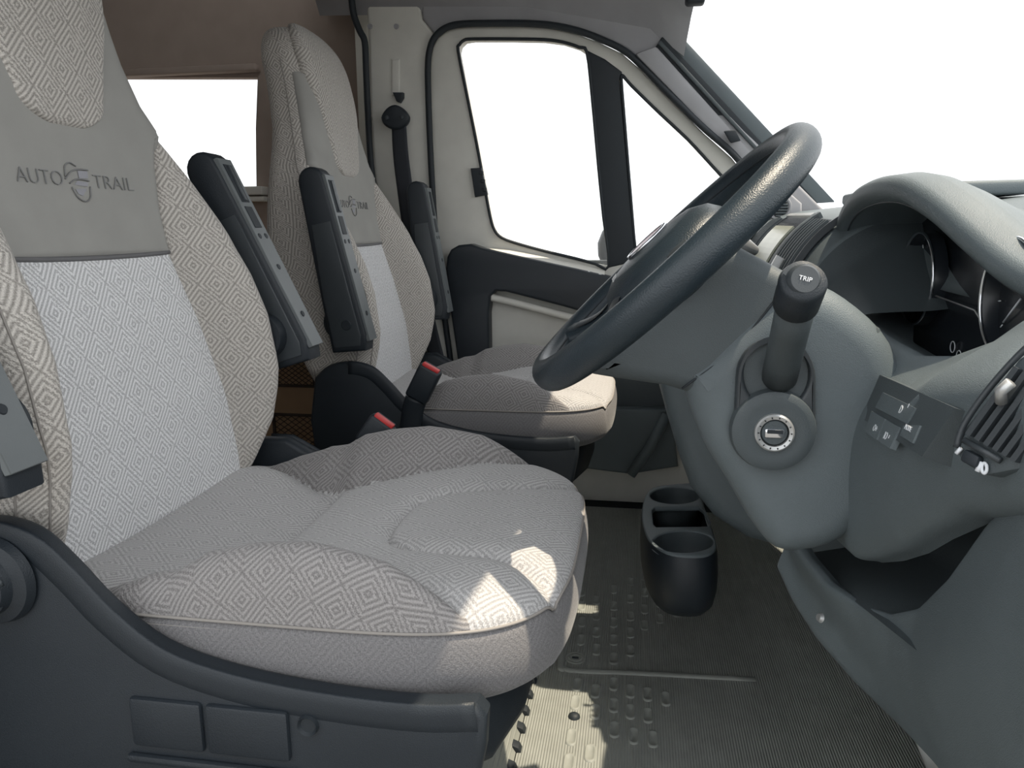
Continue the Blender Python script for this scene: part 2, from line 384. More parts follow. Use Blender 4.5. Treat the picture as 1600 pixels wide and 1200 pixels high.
strip('pillar_outer_band', (1034, 58), (1052, 42), (1274, 318), (1306, 316), 0.775, 0.85, 'dash', pil, 0.03)
strip('pillar_clip', (1131, 205), (1149, 203), (1142, 224), (1158, 220), 0.78, 0.785, 'black', pil, 0.012, 0.003)
# triangular quarter panel with round tweeter grille at the foot of the pillar
tw = plate('tweeter_panel', [tuple(atY(x, y, 0.81)[[0, 2]]) for x, y in [(1186, 345), (1192, 318), (1218, 288), (1252, 318), (1252, 348)]], 'headliner', pil, (), 0.03, 0.006, lambda a, b, c: (a, 0.80+c, b))
c = atY(1218, 324, 0.79)
lathe('speaker_rim', [(0.021, 0.0), (0.026, 0.006), (0.030, 0.006), (0.032, 0.0)], (c[0], 0.80, c[2]), (0, -1, 0), 'headliner', pil, 32)
for k in range(7):
    h = -0.021+0.007*k; hw = math.sqrt(max(0.0225**2-h*h, 1e-6))
    box('grille_bar', (c[0]-hw, 0.792, c[2]+h-0.0022), (c[0]+hw, 0.797, c[2]+h+0.0022), 'dash_dark', pil, 0.001, 1)
lathe('speaker_backing', [(0, 0.001), (0.024, 0.001), (0.024, -0.003)], (c[0], 0.799, c[2]), (0, -1, 0), 'rubber', pil, 28)
# roof lining
rows = []
ys = np.linspace(-0.95, 0.78, 30)
for Y in ys:
    z = 1.50 - 0.17*max(0, (Y-0.55)/0.23)**2 if Y > 0.55 else (1.50 if Y > -0.7 else 1.50-0.10*((-0.7-Y)/0.25)**2)
    rows.append([( -0.85, Y, z+0.02), (-0.3, Y, z), (0.02, Y, z-0.05-0.02*(1-abs(Y))), (0.08+0.10*(1-(Y/0.9)**2)+0.06*float(smooth01(-Y/0.3)), Y, z-0.12)])
V = np.array(rows).reshape(-1, 3); Vt = np.vstack([V, V+np.array([0, 0, 0.05])]); n = len(V)
F = grid_faces(4, 30); F += [tuple(i+n for i in f[::-1]) for f in F]
for j in range(29):
    for i in (0, 3): F.append((j*4+i, (j+1)*4+i, (j+1)*4+i+n, j*4+i+n))
ceil_o = mesh_obj('ceiling', Vt, F, 'headliner')
tag(ceil_o, 'grey headlining over the cab', kind='structure')
tag(box('wall_left_side', (-0.78, 0.915, -0.03), (0.75, 0.96, 0.70), 'dash_dark', None, 0.0), 'dark body side below the passenger window', kind='structure')
tag(box('wall_front', (0.70, -0.99, -0.60), (0.75, 0.96, 0.80), 'carpet', None, 0.0), 'dark bulkhead at the front of the footwells', kind='structure')
# added unseen driver visor, swung down to shade the cushion
vz = [(-0.445, 1.225), (-0.435, 1.212), (-0.415, 1.205), (-0.14, 1.205), (-0.12, 1.22), (-0.12, 1.37), (-0.445, 1.37)]
plate('added_visor_pad', vz, 'headliner', ceil_o, (), 0.016, 0.006, lambda a, b, c: (0.145+(1.37-b)*0.28+c, a, b))
tube('added_visor_rod', [(0.15, -0.50, 1.372), (0.15, -0.10, 1.372)], 0.006, 'black', ceil_o, 10)
vh = atY(1086, 2, 0.62)
box('visor_hinge', (vh[0]-0.022, 0.60, vh[2]-0.008), (vh[0]+0.022, 0.64, vh[2]+0.05), 'black', ceil_o, 0.008)
tag(box('wall_pillar', (-0.80, 0.905, -0.03), (-0.66, 1.04, 1.60), 'trim', None, 0.0), 'outer body panel behind the passenger door pillar', kind='structure')
tag(box('ceiling_edge', (-0.85, 0.775, 1.44), (-0.42, 1.04, 1.56), 'headliner', None, 0.0), 'roof edge above the passenger door', kind='structure')
# windscreen
ws = []
for k in range(9):
    t = k/8
    for i in range(25):
        Y = -0.86+1.72*i/24; bow = 1-(Y/0.88)**2
        top = np.array([0.075+0.10*bow, Y*0.90, 1.40]); bot = np.array([0.53+0.20*bow, Y, 0.845])
        p = top*(1-t)+bot*t; p[0] += 0.03*math.sin(math.pi*t); ws.append(p)
ws = np.array(ws); n = len(ws); F = grid_faces(25, 9)
wv = np.vstack([ws, ws+np.array([0.004, 0, 0.003])]); F = F+[tuple(i+n for i in f[::-1]) for f in F]
tag(mesh_obj('window_1', wv, F, 'glass'), 'large raked windscreen above the dashboard', kind='structure')

# living-area wall behind the passenger seat, with its window
def wfn(a, b, c): return (a, 1.0+c, b)
WX = lambda px, py: tuple(atY(px, py, 1.0)[[0, 2]])
wo = [WX(-420, -500), WX(590, -500), WX(590, 300), WX(600, 760), WX(-420, 900)]
hole = [WX(120, 121), WX(402, 121), WX(399, 200), WX(400, 292), WX(120, 288)]
wl = plate('wall_left', wo, 'brown', None, [hole], 0.04, 0.003, wfn)
tag(wl, 'brown side wall of the living area behind the seats', kind='structure')
w2 = plate('window_2', [WX(115, 117), WX(408, 117), WX(408, 297), WX(115, 297)], 'glass', None, (), 0.004, 0.0008, lambda a, b, c: (a, 1.012+c, b))
tag(w2, 'wide living area window between the seats', kind='structure')
box('blind_rail', (WX(60, 115)[0], 0.965, WX(300, 118)[1]), (WX(408, 112)[0], 1.0, WX(300, 107)[1]), 'brown', w2, 0.004)
box('window_sill', (WX(60, 300)[0], 0.955, WX(300, 307)[1]), (WX(420, 297)[0], 1.0, WX(300, 294)[1]), 'trim', w2, 0.004)
box('lower_rail', (WX(60, 300)[0], 0.965, WX(300, 317)[1]), (WX(420, 297)[0], 1.0, WX(300, 309)[1]), 'trim', w2, 0.003)
tag(box('wall_rear', (-2.6, -0.95, 0.0), (-2.55, 1.0, 2.0), 'brown', None, 0.0), kind='structure')
tag(box('ceiling.001', (-2.6, -0.98, 1.95), (-0.75, 1.04, 2.0), 'headliner', None, 0.0), kind='structure')
# brown curtain-like end panel beside the door pillar (edge of the living area)
# ------------------------------------------------------------------ low cabinet with two net pockets
cab = thing('storage_cabinet', (-1.05, 0.80, 0.0), 'low tan wooden cabinet with two brown net pockets between the seats', 'cabinet')
box('cabinet_body', (-1.45, 0.72, 0.0), (-0.72, 0.955, 0.60), 'tan', cab, 0.006)
YC = 0.715
for (x0, y0, x1, y1) in ((425, 560, 498, 606), (425, 645, 500, 700)):
    a = atY(x0, y0, YC); b = atY(x1, y1, YC); X0, X1, Z1, Z0 = a[0], b[0], a[2], b[2]
    nt_ = plate('net_pocket', [(X0, Z0), (X1, Z0), (X1, Z1), (X0, Z1)], 'net', cab, [[(X0+.008, Z0+.008), (X1-.016, Z0+.008), (X1-.016, Z1-.008), (X0+.008, Z1-.008)]], 0.008, 0.002, lambda p, q, c: (p, YC-0.004+c, q))
    V = []; F = []
    nd = 6; w, h = X1-X0, Z1-Z0
    for s in (-1, 1):
        for k in range(-nd, 2*nd):
            p = []
            for t in np.linspace(0, 1, 40):
                x = X0+w*t; z = Z0+h*((k/nd)+s*t*w/h*0.7)
                if Z0 <= z <= Z1: p.append((x, YC-0.001, z))
            if len(p) > 1:
                v, f = tube_geo([p[0], p[-1]], 0.0011, 5); F += [tuple(i+sum(len(q) for q in V) for i in ff) for ff in f]; V.append(v)
    o = mesh_obj('net_mesh', np.vstack(V), F, 'net', nt_); o['kind'] = 'stuff'
world_org()

# ------------------------------------------------------------------ seat belt on the door pillar
bt = thing('seat_belt', (-0.60, 0.80, 0.75), 'dark seat belt hanging from its upper anchor on the passenger door pillar', 'seat belt')
def bpt(px, py, off): a, b = on_door(px, py, off); return np.array([a, door_y(b)-off, b])
strap = [bpt(623, 190, 0.05), bpt(626, 240, 0.055), bpt(632, 290, 0.06), bpt(640, 350, 0.065), bpt(652, 420, 0.06), bpt(668, 500, 0.05), bpt(690, 590, 0.045)]
tube('belt_strap', catmull(strap, 5), [(0.0018, 0.022+0.002*min(i/8, 1)) for i in range(31)], 'webbing', bt, 10, flat=(0.1, 1, 0))
a, b = on_door(622, 183, 0.03); 
plate('belt_anchor', [(a+0.039*math.cos(q)*(1 if math.sin(q) < 0 else 1-0.25*math.sin(q)), b-0.004+0.031*math.sin(q)) for q in np.linspace(0, 2*math.pi, 32, endpoint=False)], 'black', bt, (), 0.022, 0.007, lambda p, q, c: (p, door_y(q)-0.062+c, q))
for s in (-1, 1):
    lathe('bolt_cap', [(0, 0.003), (0.005, 0.002), (0.006, -0.002)], (a+s*0.021, door_y(b)-0.063, b-0.005), (0, -1, 0), 'satin', bt, 12)
plate_px('height_slider', [(613, 144), (629, 144), (629, 152), (624, 160), (619, 158)], 0.03, 'black', bt, 0.02, 0.003)
world_org()

# ------------------------------------------------------------------ exterior mirror seen through the window
mr = thing('door_mirror', tuple(atY(944, 385, 1.06)), 'dark exterior mirror housing outside the passenger window', 'mirror')
q = [atY(x, y, 1.04) for x, y in [(952, 345), (940, 362), (933, 380), (934, 400), (941, 416), (962, 424), (985, 415), (990, 370), (975, 348)]]
plate('mirror_housing', [(p[0], p[2]) for p in q], 'satin', mr, (), 0.10, 0.02, lambda a, b, c: (a, 1.04+c, b))
box('mirror_arm', (q[5][0], 0.93, q[5][2]-0.01), (q[5][0]+0.04, 1.08, q[5][2]+0.025), 'satin', mr, 0.008)
world_org()
# ================================================================== SEATS
I = lambda x, xs, ys_: np.interp(x, xs, ys_)
BZ1, BZT = 1.12, 1.217
def back_row(t):
    """t 0..1 -> (z, width factor, thickness factor); the top closes like a pillow"""
    ta = 0.86
    if t <= ta: return 0.405+(BZ1-0.405)*(t/ta), 1.0, 1.0
    q = (t-ta)/(1-ta)*math.pi/2
    s = math.sin(q)
    return BZ1+(BZT-BZ1)*s, 0.35+0.65*(1-s**2.6)**(1/2.6), max(math.cos(q), 0.0)**0.75
def t_of_z(z):
    return 0.86*(z-0.405)/(BZ1-0.405) if z <= BZ1 else 0.86+0.14*math.asin(min((z-BZ1)/(BZT-BZ1), 1))/(math.pi/2)
Z_ = [0.405, 0.43, 0.50, 0.55, 0.66, 0.757, 0.85, 0.91, 1.0, 1.1, 1.235]
def xc(z): return I(z, Z_, [-0.592, -0.598, -0.603, -0.606, -0.625, -0.648, -0.664, -0.676, -0.692, -0.712, -0.742])
def bw(z): return I(z, [0.405, 0.43, 0.5, 0.6, 0.68, 0.75, 0.80, 0.85, 0.9, 0.95, 1.0, 1.05, 1.1, 1.235], [0.205, 0.222, 0.243, 0.250, 0.249, 0.245, 0.240, 0.228, 0.204, 0.177, 0.157, 0.147, 0.141, 0.135])
def bB(z): return I(z, [0.405, 0.43, 0.5, 0.58, 0.66, 0.72, 0.78, 0.85, 0.92, 1.0], [0.018, 0.028, 0.058, 0.078, 0.080, 0.073, 0.056, 0.028, 0.007, 0])
def bs(z): return I(z, [0.405, 0.43, 0.53, 0.66, 0.763, 0.81, 0.87, 0.92, 1.3], [0.198, 0.196, 0.186, 0.165, 0.146, 0.147, 0.158, 0.17, 0.17])
def bth(z): return I(z, [0.405, 0.47, 0.55, 0.63, 0.75, 0.86, 1.0, 1.1, 1.235], [0.075, 0.09, 0.115, 0.13, 0.125, 0.108, 0.095, 0.090, 0.088])
def front_x(y, z, tf=1.0):
    ay = np.abs(y); s = bs(z); w = bw(z)
    pk = s+(w-s)*0.62
    b = bB(z)*smooth01((ay-s+0.012)/(pk-s+0.012))**0.8
    x = xc(z)+b-0.012*np.clip(1-(ay/0.2)**2, 0, 1)*smooth01((0.98-z)/0.16)
    if z < 0.93: x = x-0.007*np.exp(-((ay-s)/0.006)**2)*smooth01((0.93-z)/0.04)
    x = x+0.010*smooth01((z-0.98)/0.08)*np.clip(1-(ay/0.14)**2, 0, 1)
    return x
def back_pt(a, t):
    """front skin of the backrest: a -1..1 across, t 0..1 up (driver seat world coordinates, y about 0)"""
    z, wf, tf = back_row(t); w = bw(z)*wf
    y = w*math.sin(a*math.pi/2); r = 0.042*tf*min(1, w/0.15); ay = abs(y)
    e = min(max((ay-(w-r))/max(r, 1e-6), 0), 1)
    mid = xc(z)-bth(z)*0.5
    x = mid+(float(front_x(y/max(wf, 0.3) if wf < 1 else y, z))-mid)*tf - r*(1-math.sqrt(max(1-e*e, 0)))
    return np.array([x, y, z])
def back_off(a, t, d):
    h = 1e-3
    p = back_pt(a, t); pa = back_pt(min(a+h, 1), t)-back_pt(max(a-h, -1), t); pt = back_pt(a, min(t+h, 0.999))-back_pt(a, max(t-h, 0))
    n = np.cross(pa, pt); L = np.linalg.norm(n)
    n = n/L if L > 1e-12 else np.array([1.0, 0, 0])
    if n[0] < 0 and t < 0.9: n = -n
    return p+n*d
def a_of_y(y, t):
    z, wf, tf = back_row(t); w = bw(z)*wf
    return math.asin(max(-1, min(1, y/w)))*2/math.pi

def make_back_mesh():
    rows = []; uvs = []; NA, NT = 121, 150
    A = np.linspace(-1, 1, NA)
    side_n, back_n = 7, 15
    acc = 0; prevc = None
    for j in range(NT):
        t = j/(NT-1)
        z, wf, tf = back_row(t); w = bw(z)*wf
        fr = [back_pt(a, t) for a in A]
        c = fr[NA//2]
        if prevc is not None: acc += np.linalg.norm(c-prevc)
        prevc = c
        rb = 0.03*tf
        xr = xc(z)-bth(z)*0.5-(bth(z)*0.5)*tf
        loop = list(fr)
        e = fr[-1]
        for k in range(1, side_n+1):
            q = k/side_n; loop.append(np.array([e[0]*(1-q)+(xr+rb)*q, w, z]))
        for k in range(1, 6):
            q = k/5*math.pi/2; loop.append(np.array([xr+rb*(1-math.sin(q)), w-rb*(1-math.cos(q)), z]))
        for k in range(1, back_n):
            y = (w-rb)*(1-2*k/back_n); loop.append(np.array([xr-0.006*(1-(y/w)**2), y, z]))
        for k in range(0, 6):
            q = (1-k/5)*math.pi/2; loop.append(np.array([xr+rb*(1-math.sin(q)), -w+rb*(1-math.cos(q)), z]))
        for k in range(1, side_n):
            q = 1-k/side_n; loop.append(np.array([e[0]*(1-q)+(xr+rb)*q, -w, z]))
        loop = np.array(loop)
        seg = np.linalg.norm(np.diff(loop, axis=0), axis=1); cum = np.concatenate([[0], np.cumsum(seg)]); cum -= cum[NA//2]
        tot = cum[-1]-cum[0]
        u = cum.copy()
        # the near side gusset counts its distance backwards from the near front edge
        m = len(loop)-1; kk = m
        back_start = NA+side_n+5+back_n//2
        for i in range(back_start, len(loop)): u[i] = cum[0]-(tot-(cum[i]-cum[0]))-np.linalg.norm(loop[-1]-loop[0])
        rows.append(loop); uvs.append(np.stack([u, np.full(len(loop), acc)], 1))
    nu = len(rows[0]); V = np.vstack(rows); UV = np.vstack(uvs)
    F = grid_faces(nu, NT, True, False)
    F.append(tuple(range(nu)))
    return V, F, UV
def patch(zlist, yh, e0, edge=0.012, na=41, puff=0.0, zc=None):
    """upholstery panel lying on the backrest: half width yh(z), proud by e0, edges rolled under"""
    V = []; UV = []; zl = list(zlist); z0, z1 = zl[0], zl[-1]; acc = 0; pc = None
    for z in zl:
        t = t_of_z(z); h = yh(z); pc2 = None
        for i in range(na):
            s = math.sin((2*i/(na-1)-1)*math.pi/2); y = h*s
            de = min(h*(1-abs(s)), z-z0 if z < BZ1 else 1, (z1-z) if z1 < BZ1 else 1)
            d = -0.002+(e0+0.002)*math.sqrt(max(0, 1-(1-min(de/edge, 1))**2)) + puff*min(de/0.06, 1)**0.7
            V.append(back_off(a_of_y(y, t), t, d))
        c = V[-(na//2)-1]
        if pc is not None: acc += np.linalg.norm(c-pc)
        pc = c
        for i in range(na): UV.append((h*math.sin((2*i/(na-1)-1)*math.pi/2), z0+acc))
    return np.array(V), grid_faces(na, len(zl)), np.array(UV)
def spread(z0, z1, n, end0=True, end1=False):
    q = np.linspace(0, 1, n)
    if end0 and end1: s = 0.5-0.5*np.cos(q*math.pi)
    elif end0: s = 1-np.cos(q*math.pi/2)
    else: s = q
    return z0+(z1-z0)*s

# cushion ------------------------------------------------------------
CX0 = -0.33
def cushion_outline(th):
    c, s = math.cos(th), math.sin(th)
    a, n = (0.272, 4.0) if c > 0 else (0.29, 7.0)
    return 1.0/((abs(c)/a)**n+(abs(s)/0.248)**n)**(1/n)
SEAM_L = [(-0.56, 0.225), (-0.52, 0.205), (-0.46, 0.165), (-0.40, 0.148), (-0.34, 0.155), (-0.28, 0.172), (-0.22, 0.195), (-0.17, 0.215), (-0.13, 0.235), (-0.11, 0.25)]
TONGUE = [(-0.282, 0.0), (-0.278, 0.045), (-0.262, 0.075), (-0.23, 0.095), (-0.18, 0.105), (-0.13, 0.115), (-0.09, 0.14), (-0.07, 0.165)]
def cushion_seams():
    L = []
    for s in (1, -1):
        L.append(catmull([(x, s*y) for x, y in SEAM_L], 5)); L.append(catmull([(x, s*y) for x, y in TONGUE], 6))
    L.append(catmull([(-0.413, -0.135), (-0.418, -0.10), (-0.424, 0), (-0.418, 0.10), (-0.413, 0.135)], 6))
    return L
def cushion_top(X, Y, seams=None):
    ay = np.abs(Y)
    z = I(X, [-0.63, -0.55, -0.47, -0.43, -0.40, -0.36, -0.30, -0.22, -0.14, -0.06], [0.432, 0.424, 0.412, 0.411, 0.424, 0.436, 0.446, 0.452, 0.450, 0.440])
    z = z-0.010*np.clip(1-(ay/0.17)**2, 0, 1)*smooth01((-0.1-X)/0.15)
    ys_ = I(X, [p[0] for p in SEAM_L], [p[1] for p in SEAM_L])
    fx = I(X, [-0.58, -0.54, -0.50, -0.46, -0.40, -0.30, -0.22, -0.16, -0.10], [0, 0.14, 0.42, 0.74, 0.96, 1.0, 0.80, 0.45, 0.0])
    z = z+0.074*fx*smooth01((ay-(ys_-0.012))/(0.245-ys_+0.012))**0.85
    if seams is not None:
        P = np.stack([X.ravel(), Y.ravel()], 1); best = np.full(len(P), 9.0)
        for L in seams:
            for a, b in zip(L[:-1], L[1:]):
                ab = b-a; tt = np.clip(((P-a)@ab)/(ab@ab+1e-12), 0, 1); d = np.linalg.norm(P-(a+tt[:, None]*ab), axis=1); best = np.minimum(best, d)
        best = best.reshape(X.shape)
        z = z-0.0055*np.exp(-(best/0.0035)**2)-0.006*np.exp(-(best/0.014)**2)
    return z
def make_cushion():
    NTH, NR = 384, 96
    th = np.linspace(0, 2*math.pi, NTH, endpoint=False); r = np.array([cushion_outline(q) for q in th])
    rho = np.concatenate([np.linspace(0.02, 0.8, 64, endpoint=False), np.linspace(0.8, 1.0, NR-64)])
    X = CX0+rho[:, None]*(r*np.cos(th))[None]; Y = rho[:, None]*(r*np.sin(th))[None]
    Z = cushion_top(X, Y, cushion_seams())
    dist = (1-rho)[:, None]*r[None]
    e = np.clip(1-dist/0.060, 0, 1)
    ze = np.clip(Z[-1:, :], 0.44, 0.60)
    Z = Z-(ze-0.426)*(1-np.sqrt(np.clip(1-e**2.2, 0, 1)))*np.ones_like(X)
    V = np.stack([X, Y, Z], -1).reshape(-1, 3)
    F = grid_faces(NTH, NR, True, False); F.append(tuple(range(NTH)))
    P3 = np.stack([X, Y, Z], -1); dl = np.linalg.norm(np.diff(P3, axis=0), axis=2); arcr = np.vstack([rho[0]*r[None], rho[0]*r[None]+np.cumsum(dl, axis=0)])
    UV = np.stack([arcr*np.sin(th)[None], arcr*np.cos(th)[None]], -1).reshape(-1, 2)
    edge = V[-NTH:]
    # side border of the cushion below the piping
    ns = 22; rows = []; uvs = []
    cx = np.array([CX0, 0]); out = edge[:, :2]-cx; ol = np.linalg.norm(out, axis=1)
    nrm = out/ol[:, None]
    arc = np.concatenate([[0], np.cumsum(np.linalg.norm(np.diff(edge[:, :2], axis=0), axis=1))])
    for k in range(ns):
        q = k/(ns-1)
        zb = 0.338+0.006*np.cos(th)
        z = edge[:, 2]*(1-q)+zb*q
        bul = 0.007*math.sin(math.pi*min(q*1.15, 1))-0.004*math.exp(-(q/0.05)**2)-0.022*max(0, (q-0.75)/0.25)**2
        xy = edge[:, :2]+nrm*bul
        rows.append(np.column_stack([xy, z])); uvs.append(np.column_stack([arc, z]))
    SV = np.vstack(rows); SUV = np.vstack(uvs); SF = grid_faces(NTH, ns, True, False)
    # faces outside the side seams become the bolsters
    F2 = F[:-1]; cen = np.array([V[list(f)].mean(0) for f in F2]); ysv = I(cen[:, 0], [p[0] for p in SEAM_L], [p[1] for p in SEAM_L])
    side = np.where((np.abs(cen[:, 1]) > ysv) & (cen[:, 0] < -0.115) & (cen[:, 0] > -0.575), np.sign(cen[:, 1]), 0)
    def sub(k):
        fs = [f for f, q in zip(F2, side) if q == k]; used = sorted({i for f in fs for i in f}); mp = {a: b for b, a in enumerate(used)}
        return V[used], [tuple(mp[i] for i in f) for f in fs], UV[used]
    v0, f0, u0 = sub(0); centre = (V, [f for f, q in zip(F2, side) if q == 0]+[F[-1]], UV)
    return centre, (SV, SF, SUV), edge, sub(1), sub(-1)
_back = make_back_mesh(); _cush, _skirt, _edge, _bolL, _bolR = make_cushion()
_zc = spread(0.412, 0.757, 60, True, True); _centre = patch(_zc, lambda z: bs(z)-0.002, 0.004, 0.014, 61, 0.004)
def suede_h(z): return float(min(bs(z)-0.001 if z < 0.87 else bs(0.87)+(0.21-bs(0.87))*smooth01((z-0.87)/0.09), bw(z)*0.97))
_suede = patch(spread(0.752, 1.115, 70, True), suede_h, 0.0075, 0.010, 61)
def insert_h(z):
    if z < 0.94: return 0.074*math.sqrt(max(0, 1-((0.94-z)/0.036)**2.0))+1e-4
    return float(I(z, [0.94, 1.0, 1.05, 1.09, 1.2, 1.24], [0.074, 0.095, 0.112, 0.124, 0.126, 0.12]))*(back_row(t_of_z(z))[1])
_insert = patch(np.concatenate([spread(0.904, 1.11, 60, True), spread(1.11, 1.2168, 24, False)[1:]]), insert_h, 0.012, 0.012, 61, 0.004)

def armrest(root, Yc, top, bot, out):
    """folded-up armrest; top and bot are (x, z) of the centre line ends, out = -1 or 1 the outer side"""
    d = np.array([top[0]-bot[0], top[1]-bot[1]]); Ln = np.linalg.norm(d); d /= Ln; n = np.array([d[1], -d[0]])   # n points forwards
    def fn(off):                                      # a along, b across (forward), c thickness
        return lambda a, b, c: (bot[0]+d[0]*a+n[0]*b, Yc-0.024+c+off, bot[1]+d[1]*a+n[1]*b)
    w0, w1 = 0.040, 0.024
    pts = [(-0.005, -w0), (0.10, -0.038), (Ln-0.02, -w1-0.006)]
    pts += [(Ln-0.02+0.028*math.sin(q), -w1-0.006+(2*w1+0.006)*0.5*(1-math.cos(q))) for q in np.linspace(0.25, math.pi-0.4, 8)]
    pts += [(Ln-0.03, w1), (0.02, w0), (-0.012, w0-0.010)]
    body = plate('armrest', pts, 'black', root, (), 0.048, 0.007, fn(0.0))
    def face_pt(a, y, h): # on the front face
        b = w1+(w0-w1)*max(0, min(1, (Ln-0.03-a)/(Ln-0.05)))
        return np.array([bot[0]+d[0]*a+n[0]*(b+h), Yc+y, bot[1]+d[1]*a+n[1]*(b+h)])
    def slab(name, a0, a1, y0, y1, h0, h1, mat, par):
        c = [face_pt(a, y, h) for a in (a0, a1) for y in (y0, y1) for h in (h0, h1)]
        bm = bmesh.new(); vs = [bm.verts.new(p) for p in c]
        for f in ((0, 1, 3, 2), (4, 6, 7, 5), (0, 4, 5, 1), (2, 3, 7, 6), (0, 2, 6, 4), (1, 5, 7, 3)): bm.faces.new([vs[i] for i in f])
        bmesh.ops.bevel(bm, geom=bm.edges[:], offset=0.0008, segments=1, affect='EDGES')
        return bm_obj(name, bm, mat, par)
    fc = slab('front_face', 0.006, Ln-0.012, -0.021, 0.021, -0.004, 0.003, 'arm_lit_face', body)
    slab('release_slot', Ln-0.085, Ln-0.022, -0.012, 0.012, 0.001, 0.0045, 'rubber', body)
    slab('release_bar', Ln-0.083, Ln-0.024, -0.004, 0.004, 0.002, 0.007, 'satin', body)
    slab('hinge_slot', Ln-0.128, Ln-0.092, -0.012, 0.010, 0.001, 0.0045, 'rubber', body)
    for a, y in ((Ln-0.142, -0.010), (Ln-0.142, 0.010), (Ln*0.42, 0.0), (0.06, 0.0)):
        p = face_pt(a, y, 0.0028)
        lathe('screw_hole', [(0, 0.0012), (0.0042, 0.0012), (0.005, 0.0)], p, (n[0], 0, n[1]), 'rubber', body, 14)
    # inset side panel, pivot cap
    side = [(0.004, -w0+0.008), (0.11, -0.030), (Ln-0.10, -w1+0.004), (Ln-0.10, w1-0.006), (0.02, w0-0.012), (0.0, w0-0.018)]
    for s in (-1, 1):
        plate('side_panel', side, 'satin', body, (), 0.004, 0.0015, (lambda s: (lambda a, b, c: (bot[0]+d[0]*a+n[0]*b, Yc+s*0.0245+(c-0.002), bot[1]+d[1]*a+n[1]*b)))(s))
        p = (bot[0]+d[0]*0.045+n[0]*0.004, Yc+s*0.026, bot[1]+d[1]*0.045+n[1]*0.004)
        lathe('pivot_cap', [(0, 0.002), (0.009, 0.002), (0.011, 0.0)], p, (0, s, 0), 'rubber', body, 20)
    # pivot boss behind the lower end
    c = np.array([bot[0]+d[0]*0.05-n[0]*0.02, bot[1]+d[1]*0.05-n[1]*0.02])
    lathe('pivot_boss', [(0, 0.0), (0.034, 0.0), (0.036, 0.01), (0.036, 0.05)], (c[0], Yc-0.0*out, c[1]), (0, -out, 0), 'black', body, 28)
    return body

